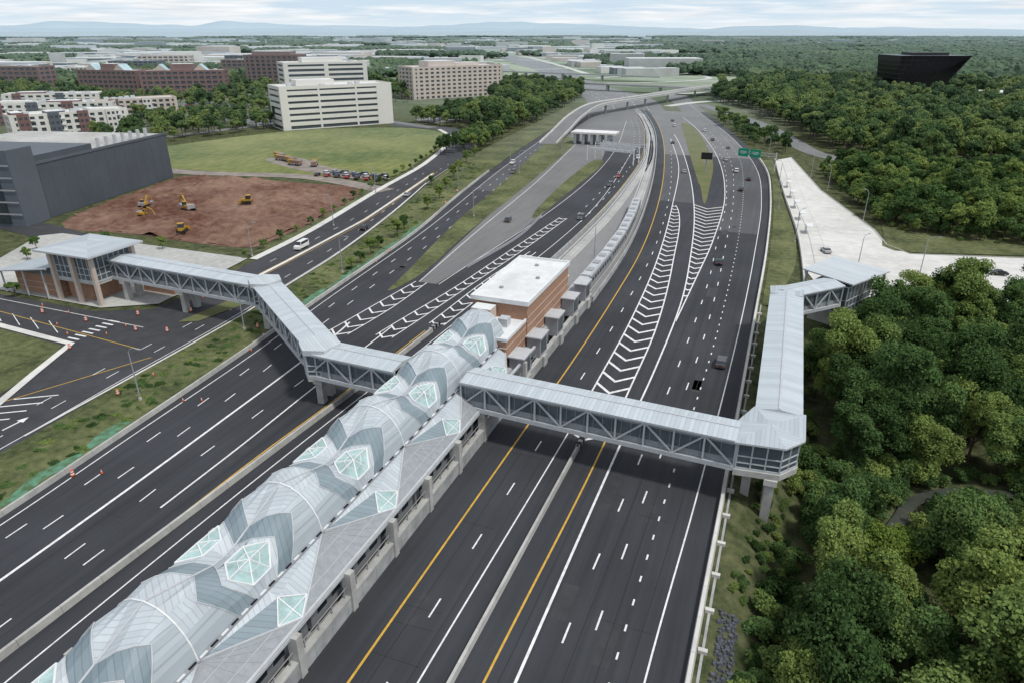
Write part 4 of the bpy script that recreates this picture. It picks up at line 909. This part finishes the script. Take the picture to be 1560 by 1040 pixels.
# ------------------------------------------------------------------ trees
def tree_mesh(name,seed,H,R,nleaf,ls,lobes,lm=LEAF,trunk=True,core=.66,flat=.8,shrub=False,lr=(.22,.4)):
    r=np.random.default_rng(seed); mb=MB()
    zc=H*(.6 if not shrub else .5)
    L=[]
    ex=r.uniform(.8,1.2)
    for i in range(lobes):
        a=r.uniform(0,2*math.pi); rad=R*.78*math.sqrt(r.uniform(0,1)); hh=r.uniform(-.6,1)
        k=math.sqrt(max(.05,1-(rad/R)**2))
        L.append((rad*math.cos(a)*ex,rad*math.sin(a)/ex,zc+hh*(H-zc)*.85*k,R*r.uniform(*lr)))
    L.append((0,0,zc+(H-zc)*.3,R*.5))
    if trunk:
        mb.cyl((0,0,-.5),(.1,0,H*.3),R*.07,R*.05,7,BARK,False); mb.cyl((.1,0,H*.3),(0,.1,H*.72),R*.05,R*.02,6,BARK,False)
        for l in L[:6]: mb.cyl((0,0,H*.28),(l[0]*.9,l[1]*.9,l[2]),R*.03,R*.012,5,BARK,False)
    bm=bmesh.new(); bmesh.ops.create_icosphere(bm,subdivisions=1,radius=1); ico=[v.co.copy() for v in bm.verts]; fc=[[v.index for v in f.verts] for f in bm.faces]; bm.free()
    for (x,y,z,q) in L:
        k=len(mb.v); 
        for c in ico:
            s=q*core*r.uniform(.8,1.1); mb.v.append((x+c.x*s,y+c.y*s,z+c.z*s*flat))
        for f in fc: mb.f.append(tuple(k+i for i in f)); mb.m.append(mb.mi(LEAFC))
    La=np.array(L); pr=La[:,3]**2; pr/=pr.sum(); idx=r.choice(len(L),nleaf,p=pr)
    d=r.normal(size=(nleaf,3)); d/=np.linalg.norm(d,axis=1)[:,None]; d[:,2]=np.where(d[:,2]<-.4,-d[:,2],d[:,2])
    cl=r.normal(size=(len(L),9,3)); cl/=np.linalg.norm(cl,axis=2)[:,:,None]
    pick=cl[idx,r.integers(0,9,nleaf)]; d=d*.62+pick*.6; d/=np.linalg.norm(d,axis=1)[:,None]
    rr=La[idx,3]*r.uniform(.66,1.22,nleaf)
    c=La[idx,:3]+d*rr[:,None]*np.array([1,1,flat])
    nrm=d*.8+r.normal(size=(nleaf,3))*.75; nrm[:,2]+=.3; nrm/=np.linalg.norm(nrm,axis=1)[:,None]
    t=np.cross(nrm,r.normal(size=(nleaf,3))); t/=np.linalg.norm(t,axis=1)[:,None]; b=np.cross(nrm,t)
    s=(ls*r.uniform(.5,1.35,nleaf))[:,None]
    q=np.stack([c-t*s*.5,c-b*s*.42,c+t*s*.6,c+b*s*.42],1).reshape(-1,3)
    k=len(mb.v); mb.v+= [tuple(p) for p in q.tolist()]; mi=mb.mi(lm)
    mb.f+= [(k+4*i,k+4*i+1,k+4*i+2,k+4*i+3) for i in range(nleaf)]; mb.m+=[mi]*nleaf
    return mb.mesh(name)
TH=[tree_mesh('tree_hi',s,11+s*1.1,4.2+.5*(s%3),11000,.36,22,flat=(.7,.85,1.0,.75,.9,.8)[s]) for s in range(6)]
TY=tree_mesh('tree_light',31,9,4.8,10000,.34,20,LEAFY,flat=.65)
TM=[tree_mesh('tree_mid',s+10,12+s%3,4.4,2000,.8,13) for s in range(5)]
TS=[tree_mesh('shrub',s+20,2.6,1.9,1500,.26,8,trunk=False,shrub=True) for s in range(3)]
def scatter(parent,poly,sp,meshes,s0,s1,avoid=lambda x,y:False,jit=.45,zf=gh,name='tree',seed=1,zs=0):
    r=random.Random(seed); X=[p[0] for p in poly];Y=[p[1] for p in poly]; x=min(X); c=0
    while x<max(X):
        y=min(Y)
        while y<max(Y):
            px,py=x+r.uniform(-jit,jit)*sp,y+r.uniform(-jit,jit)*sp
            if inpoly(px,py,poly) and not avoid(px,py):
                s=r.uniform(s0,s1); inst(r.choice(meshes),name,(px,py,zf(px,py)+zs),r.uniform(0,6.28),(s*r.uniform(.85,1.15),s*r.uniform(.85,1.15),s*r.uniform(.8,1.25)),parent); c+=1
            y+=sp
        x+=sp
    return c
def dcr(x,y): return min(math.hypot(x-a,y-b_) for a,b_ in CRK)
def clr(x,y):
    e=((x-30)/16)**2+((y-99)/8.5)**2
    return e<1 or (x<10.5 and y>72) or (y>70 and dcr(x,y)<3.0) or math.hypot(x-19.6,y-80)<5.5
W1_=empty('woodland')
scatter(W1_,[(6.5,30),(8,72),(13,80),(13,150),(15,153),(30,168),(50,176),(100,186),(110,100),(100,20)],5.6,TH,.62,1.12,clr,seed=2)
scatter(W1_,[(11,84),(20,84),(50,90),(52,112),(12,110)],2.3,TS,.5,1.6,lambda x,y:dcr(x,y)<1.8,seed=4,name='shrub')
scatter(W1_,[(3.8,40),(5,66),(8,80),(11,80),(9,40)],1.9,TS,.4,1.2,seed=9,name='shrub')
scatter(W1_,[(9,95),(13,95),(13,150),(10,150)],2.2,TS,.5,1.2,seed=6,name='shrub')
scatter(W1_,[(3,74),(9,72),(12,84),(9.5,84)],2.0,TS,.3,.7,seed=16,name='shrub')
scatter(W1_,[(2,62),(4,66),(10,92),(10,150),(8.8,150),(8.6,96),(3,92)],2.0,TS,.22,.5,seed=26,name='shrub',zs=-.25)
inst(TY,'light_green_tree',(19.6,80,-5),.6,.95); inst(TY,'light_green_tree',(44,111,-5),2.6,.8)
W2_=empty('roadside_woodland'); z0f=lambda x,y:-.05
scatter(W2_,[(24,366),(30,310),(36,262),(46,250),(75,246),(120,256),(260,310),(260,362),(60,374)],5.6,TM,.5,.95,seed=3,zf=z0f)
scatter(W2_,[(16,370),(26,300),(34,256),(44,250),(30,340)],3.4,TM+TS,.32,.6,seed=13,zf=z0f)
scatter(W2_,[(38,250),(60,245),(118,252),(118,262),(42,262)],3.6,TM+TS,.3,.5,seed=23,zf=z0f)
scatter(W2_,[(-52,590),(-28,518),(-6,448),(6,414),(1,400),(-14,424),(-32,478),(-52,560)],6.5,TM,.4,.75,seed=33,zf=z0f)
W3_=empty('distant_woodland')
def avC(x,y): return (85<x<185 and 760<y<905) or (150<x<260 and 725<y<790) or (abs(x-(fp[-12][0]+(y-fp[-12][1])*.26))<8 and y>745)
scatter(W3_,[(-70,715),(-30,628),(2,530),(20,440),(32,408),(60,395),(130,386),(330,380),(520,960),(-30,960),(-75,760)],8.4,TM,.85,1.35,avC,seed=5,zf=lambda x,y:-.1)
W4_=empty('office_park_trees')
scatter(W4_,[(-250,452),(-205,436),(-168,440),(-166,470),(-192,690),(-220,790),(-330,840),(-270,640),(-232,560)],8,TM,.7,1.15,seed=7,zf=lambda x,y:0)
scatter(W4_,[(-172,330),(-152,345),(-166,440),(-180,432)],6,TM,.5,.8,seed=8,zf=lambda x,y:0)
scatter(W4_,[(-345,300),(-318,400),(-330,410),(-400,440),(-500,400),(-380,300)],11,TM,.6,1.0,lambda x,y:x<-395 and y<365,seed=11,zf=lambda x,y:0)
scatter(W4_,[(-340,500),(-330,600),(-460,570),(-580,500),(-560,440),(-420,470),(-350,440)],13,TM,.7,1.15,seed=12,zf=lambda x,y:0)
scatter(W4_,[(-480,560),(-345,610),(-350,680),(-700,900),(-900,700),(-700,560)],14,TM,.9,1.25,lambda x,y: -575<x<-495 and 645<y<715 or -480<x<-400 and 580<y<680 or -720<x<-550 and y>750,seed=14,zf=lambda x,y:0)
scatter(W4_,[(-700,440),(-590,480),(-590,515),(-700,518),(-760,560),(-860,540),(-800,440)],12,TM,.8,1.05,seed=15,zf=lambda x,y:0)
for x,y,s in ((-108.5,166,.42),(-109.5,172,.34),(-111,186,.5),(-113,194,.42),(-119,222,.45),(-123,240,.45),(-129,258,.42),(-136,280,.5),(-141,296,.42),(-147,318,.5),(-150,335,.45),(-106,152,.3),(-107,158,.3),(-138,262,.36)):
    inst(random.choice(TM),'deciduous_tree',(x,y,0),random.uniform(0,6),s)
fst=F([(-141,150),(-146,190),(-157,243),(-168,307),(-190,383),(-205,410)])
for i in range(26):
    y=150+i*9.5; 
    if y<400: inst(random.choice(TM),'street_tree',(fst(y),y,0),i,.2+.05*(i%3))
for x,y in ((-165,62),(-168,80),(-152,70),(-172,104),(-198,126),(-205,134),(-190,146),(-170,148)): inst(random.choice(TM),'street_tree',(x,y,0),x,.33)
rw_=random.Random(8)
W6_=empty('verge_weeds')
for i in range(420):
    y=rw_.uniform(30,320); t=rw_.uniform(.08,.8); x=fGSl(y)*(1-t)+fGSr(y)*t
    inst(rw_.choice(TS),'weed_clump',(x,y,-.45),rw_.uniform(0,6),(rw_.uniform(.3,.9),rw_.uniform(.3,.9),rw_.uniform(.2,.32)),W6_)
def patch_mesh(seed,size=70,n=66,sub=2):
    r=np.random.default_rng(seed); bm=bmesh.new(); bmesh.ops.create_icosphere(bm,subdivisions=sub,radius=1); ico=np.array([v.co for v in bm.verts]); fc=[[v.index for v in f.verts] for f in bm.faces]; bm.free()
    V=[];Fc=[]
    for i in range(n):
        x,y=r.uniform(-size/2,size/2,2); R=r.uniform(3.6,7); h=r.uniform(8,15); k=len(V)
        nz=r.uniform(.65,1.3,len(ico)); p=ico*nz[:,None]*np.array([R,R,R*.9])+np.array([x,y,h-R*.4])
        V+=p.tolist(); Fc+=[[k+j for j in f] for f in fc]
    me=bpy.data.meshes.new('forest_patch'); me.from_pydata(V,[],Fc); me.materials.append(LEAFF); return me
PM=[patch_mesh(s) for s in range(4)]
W5_=empty('distant_forest'); r=random.Random(21)
def ok(x,y):
    rr=math.hypot(x,y); th=math.degrees(math.atan2(y,x))
    if not(70<th<152): return False
    if y<2800 and fml(y)-55<x<fmr(y)+80 and y>590: return False
    if x>-50 and y<960: return False
    if x<=-50 and y<700 and x>-420: return False
    if x<-420 and rr<950: return False
    if x<-190 and x>-360 and 600<y<740: return False
    if -130<x<-30 and y<960: return False
    if x>-60+ (y-900)*-.05: return noise.noise(Vector((x*.0016,y*.003,2)))>-.2
    lim=.1 if rr<1300 else .24
    return noise.noise(Vector((x*.0022+5,y*.0065,7)))>lim
y=640
while y<3300:
    st=58 if y<1600 else 90
    x=-3800
    while x<1300:
        px,py=x+r.uniform(-20,20),y+r.uniform(-20,20)
        if ok(px,py): inst(r.choice(PM),'forest_patch',(px,py,-.5),r.uniform(0,6.28),(1.15*st/58,1.15*st/58,r.uniform(.8,1.15)),W5_)
        x+=st
    y+=st
y=3300
while y<9500:
    x=-9500
    while x<3000:
        px,py=x+r.uniform(-90,90),y+r.uniform(-90,90)
        th=math.degrees(math.atan2(py,px))
        if 66<th<150 and noise.noise(Vector((px*.0012+5,py*.0028,7)))>(.14 if th>100 else -.15): inst(r.choice(PM),'forest_patch',(px,py,-.5),r.uniform(0,6.28),(4.2,4.2,1.0),W5_)
        x+=300
    y+=300
HB=[mat('hill_haze_tint_%d'%i,c,1,.04,.0006) for i,c in enumerate([(.2,.29,.33),(.25,.36,.44),(.30,.42,.52)])]  # aerial blue painted into the hill colours, paler with each farther range
for k,(D_,h0,h1) in enumerate(((9800,38,45),(12000,75,80),(14000,110,125))):
    V=[];Fc=[];n=240
    for i in range(n+1):
        th=math.radians(60+i*100/n); hh=h0+h1*max(0,.35+noise.noise(Vector((i*.045+k*9,k*3.1,0)))*1.1+.25*noise.noise(Vector((i*.2,k,4))))
        if k==2: hh*= .75+.55*sm((th-math.radians(95))/math.radians(30))
        for rr,z in ((D_-900,-10),(D_-300,hh*.6),(D_,hh),(D_+900,-10)): V.append((rr*math.cos(th),rr*math.sin(th),z))
    for i in range(n):
        for j in range(3): a=i*4+j; Fc.append((a,a+4,a+5,a+1))
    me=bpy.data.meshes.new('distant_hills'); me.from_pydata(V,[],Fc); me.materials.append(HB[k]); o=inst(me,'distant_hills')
    for p in me.polygons: p.use_smooth=True
# ------------------------------------------------------------------ world, sun, camera
w=bpy.data.worlds.new('World'); S.world=w; w.use_nodes=True; nt=w.node_tree; bg=nt.nodes['Background']
sk=N(nt,'ShaderNodeTexSky',sky_type='NISHITA'); sk.sun_disc=False
EL=math.radians(60); AZ=math.radians(105)
sk.sun_elevation=EL; sk.sun_rotation=AZ; sk.air_density=1.0; sk.dust_density=1.0
tc=N(nt,'ShaderNodeTexCoord'); mp=N(nt,'ShaderNodeMapping'); mp.inputs['Scale'].default_value=(1,1,16); nt.links.new(tc.outputs['Generated'],mp.inputs['Vector'])
no=N(nt,'ShaderNodeTexNoise'); no.inputs['Scale'].default_value=5; no.inputs['Detail'].default_value=9; no.inputs['Roughness'].default_value=.6; nt.links.new(mp.outputs[0],no.inputs['Vector'])
rp2=N(nt,'ShaderNodeValToRGB'); rp2.color_ramp.elements[0].position=.42; rp2.color_ramp.elements[0].color=(.15,.15,.15,1); rp2.color_ramp.elements[1].position=.58; nt.links.new(no.outputs[0],rp2.inputs[0])
no2=N(nt,'ShaderNodeTexNoise'); no2.inputs['Scale'].default_value=12; no2.inputs['Detail'].default_value=6; nt.links.new(mp.outputs[0],no2.inputs['Vector'])
cr3=N(nt,'ShaderNodeValToRGB'); cr3.color_ramp.elements[0].position=.35; cr3.color_ramp.elements[0].color=(6.9,7.3,7.7,1); cr3.color_ramp.elements[1].position=.6; cr3.color_ramp.elements[1].color=(8.8,8.9,9.0,1); nt.links.new(no2.outputs[0],cr3.inputs[0])
sz=N(nt,'ShaderNodeSeparateXYZ'); nt.links.new(tc.outputs['Generated'],sz.inputs[0])
zr=N(nt,'ShaderNodeMapRange'); zr.inputs['From Min'].default_value=.05; zr.inputs['From Max'].default_value=.3; nt.links.new(sz.outputs[2],zr.inputs[0])
lowb=N(nt,'ShaderNodeMix',data_type='RGBA'); lowb.inputs['A'].default_value=(5.2,6.6,7.8,1); nt.links.new(sk.outputs[0],lowb.inputs['B']); nt.links.new(zr.outputs[0],lowb.inputs['Factor'])
mx=N(nt,'ShaderNodeMix',data_type='RGBA'); nt.links.new(rp2.outputs[0],mx.inputs['Factor']); nt.links.new(lowb.outputs['Result'],mx.inputs['A']); nt.links.new(cr3.outputs[0],mx.inputs['B'])
zh=N(nt,'ShaderNodeMapRange'); zh.inputs['From Min'].default_value=.0; zh.inputs['From Max'].default_value=.022; zh.inputs['To Min'].default_value=.8; zh.inputs['To Max'].default_value=0; nt.links.new(sz.outputs[2],zh.inputs[0])
mh=N(nt,'ShaderNodeMix',data_type='RGBA'); nt.links.new(zh.outputs[0],mh.inputs['Factor']); nt.links.new(mx.outputs['Result'],mh.inputs['A']); mh.inputs['B'].default_value=(7.2,7.9,8.3,1)
nt.links.new(mh.outputs['Result'],bg.inputs[0]); bg.inputs[1].default_value=.112
sl=bpy.data.lights.new('sun','SUN'); sl.energy=2.6; sl.angle=math.radians(7); sl.color=(1,.965,.91)
so=bpy.data.objects.new('sun',sl); COL.objects.link(so)
dv=Vector((math.sin(AZ)*math.cos(EL),math.cos(AZ)*math.cos(EL),math.sin(EL))); so.rotation_euler=dv.to_track_quat('Z','Y').to_euler()
cd=bpy.data.cameras.new('camera'); cd.lens=24; cd.sensor_width=36; cd.clip_end=40000; cd.clip_start=.5
co=bpy.data.objects.new('camera',cd); co.location=(0,0,60); co.rotation_euler=(math.radians(90-24.4),0,math.radians(21.07)); COL.objects.link(co); S.camera=co
S.view_settings.view_transform='Standard'; S.view_settings.look='None'; S.view_settings.exposure=0
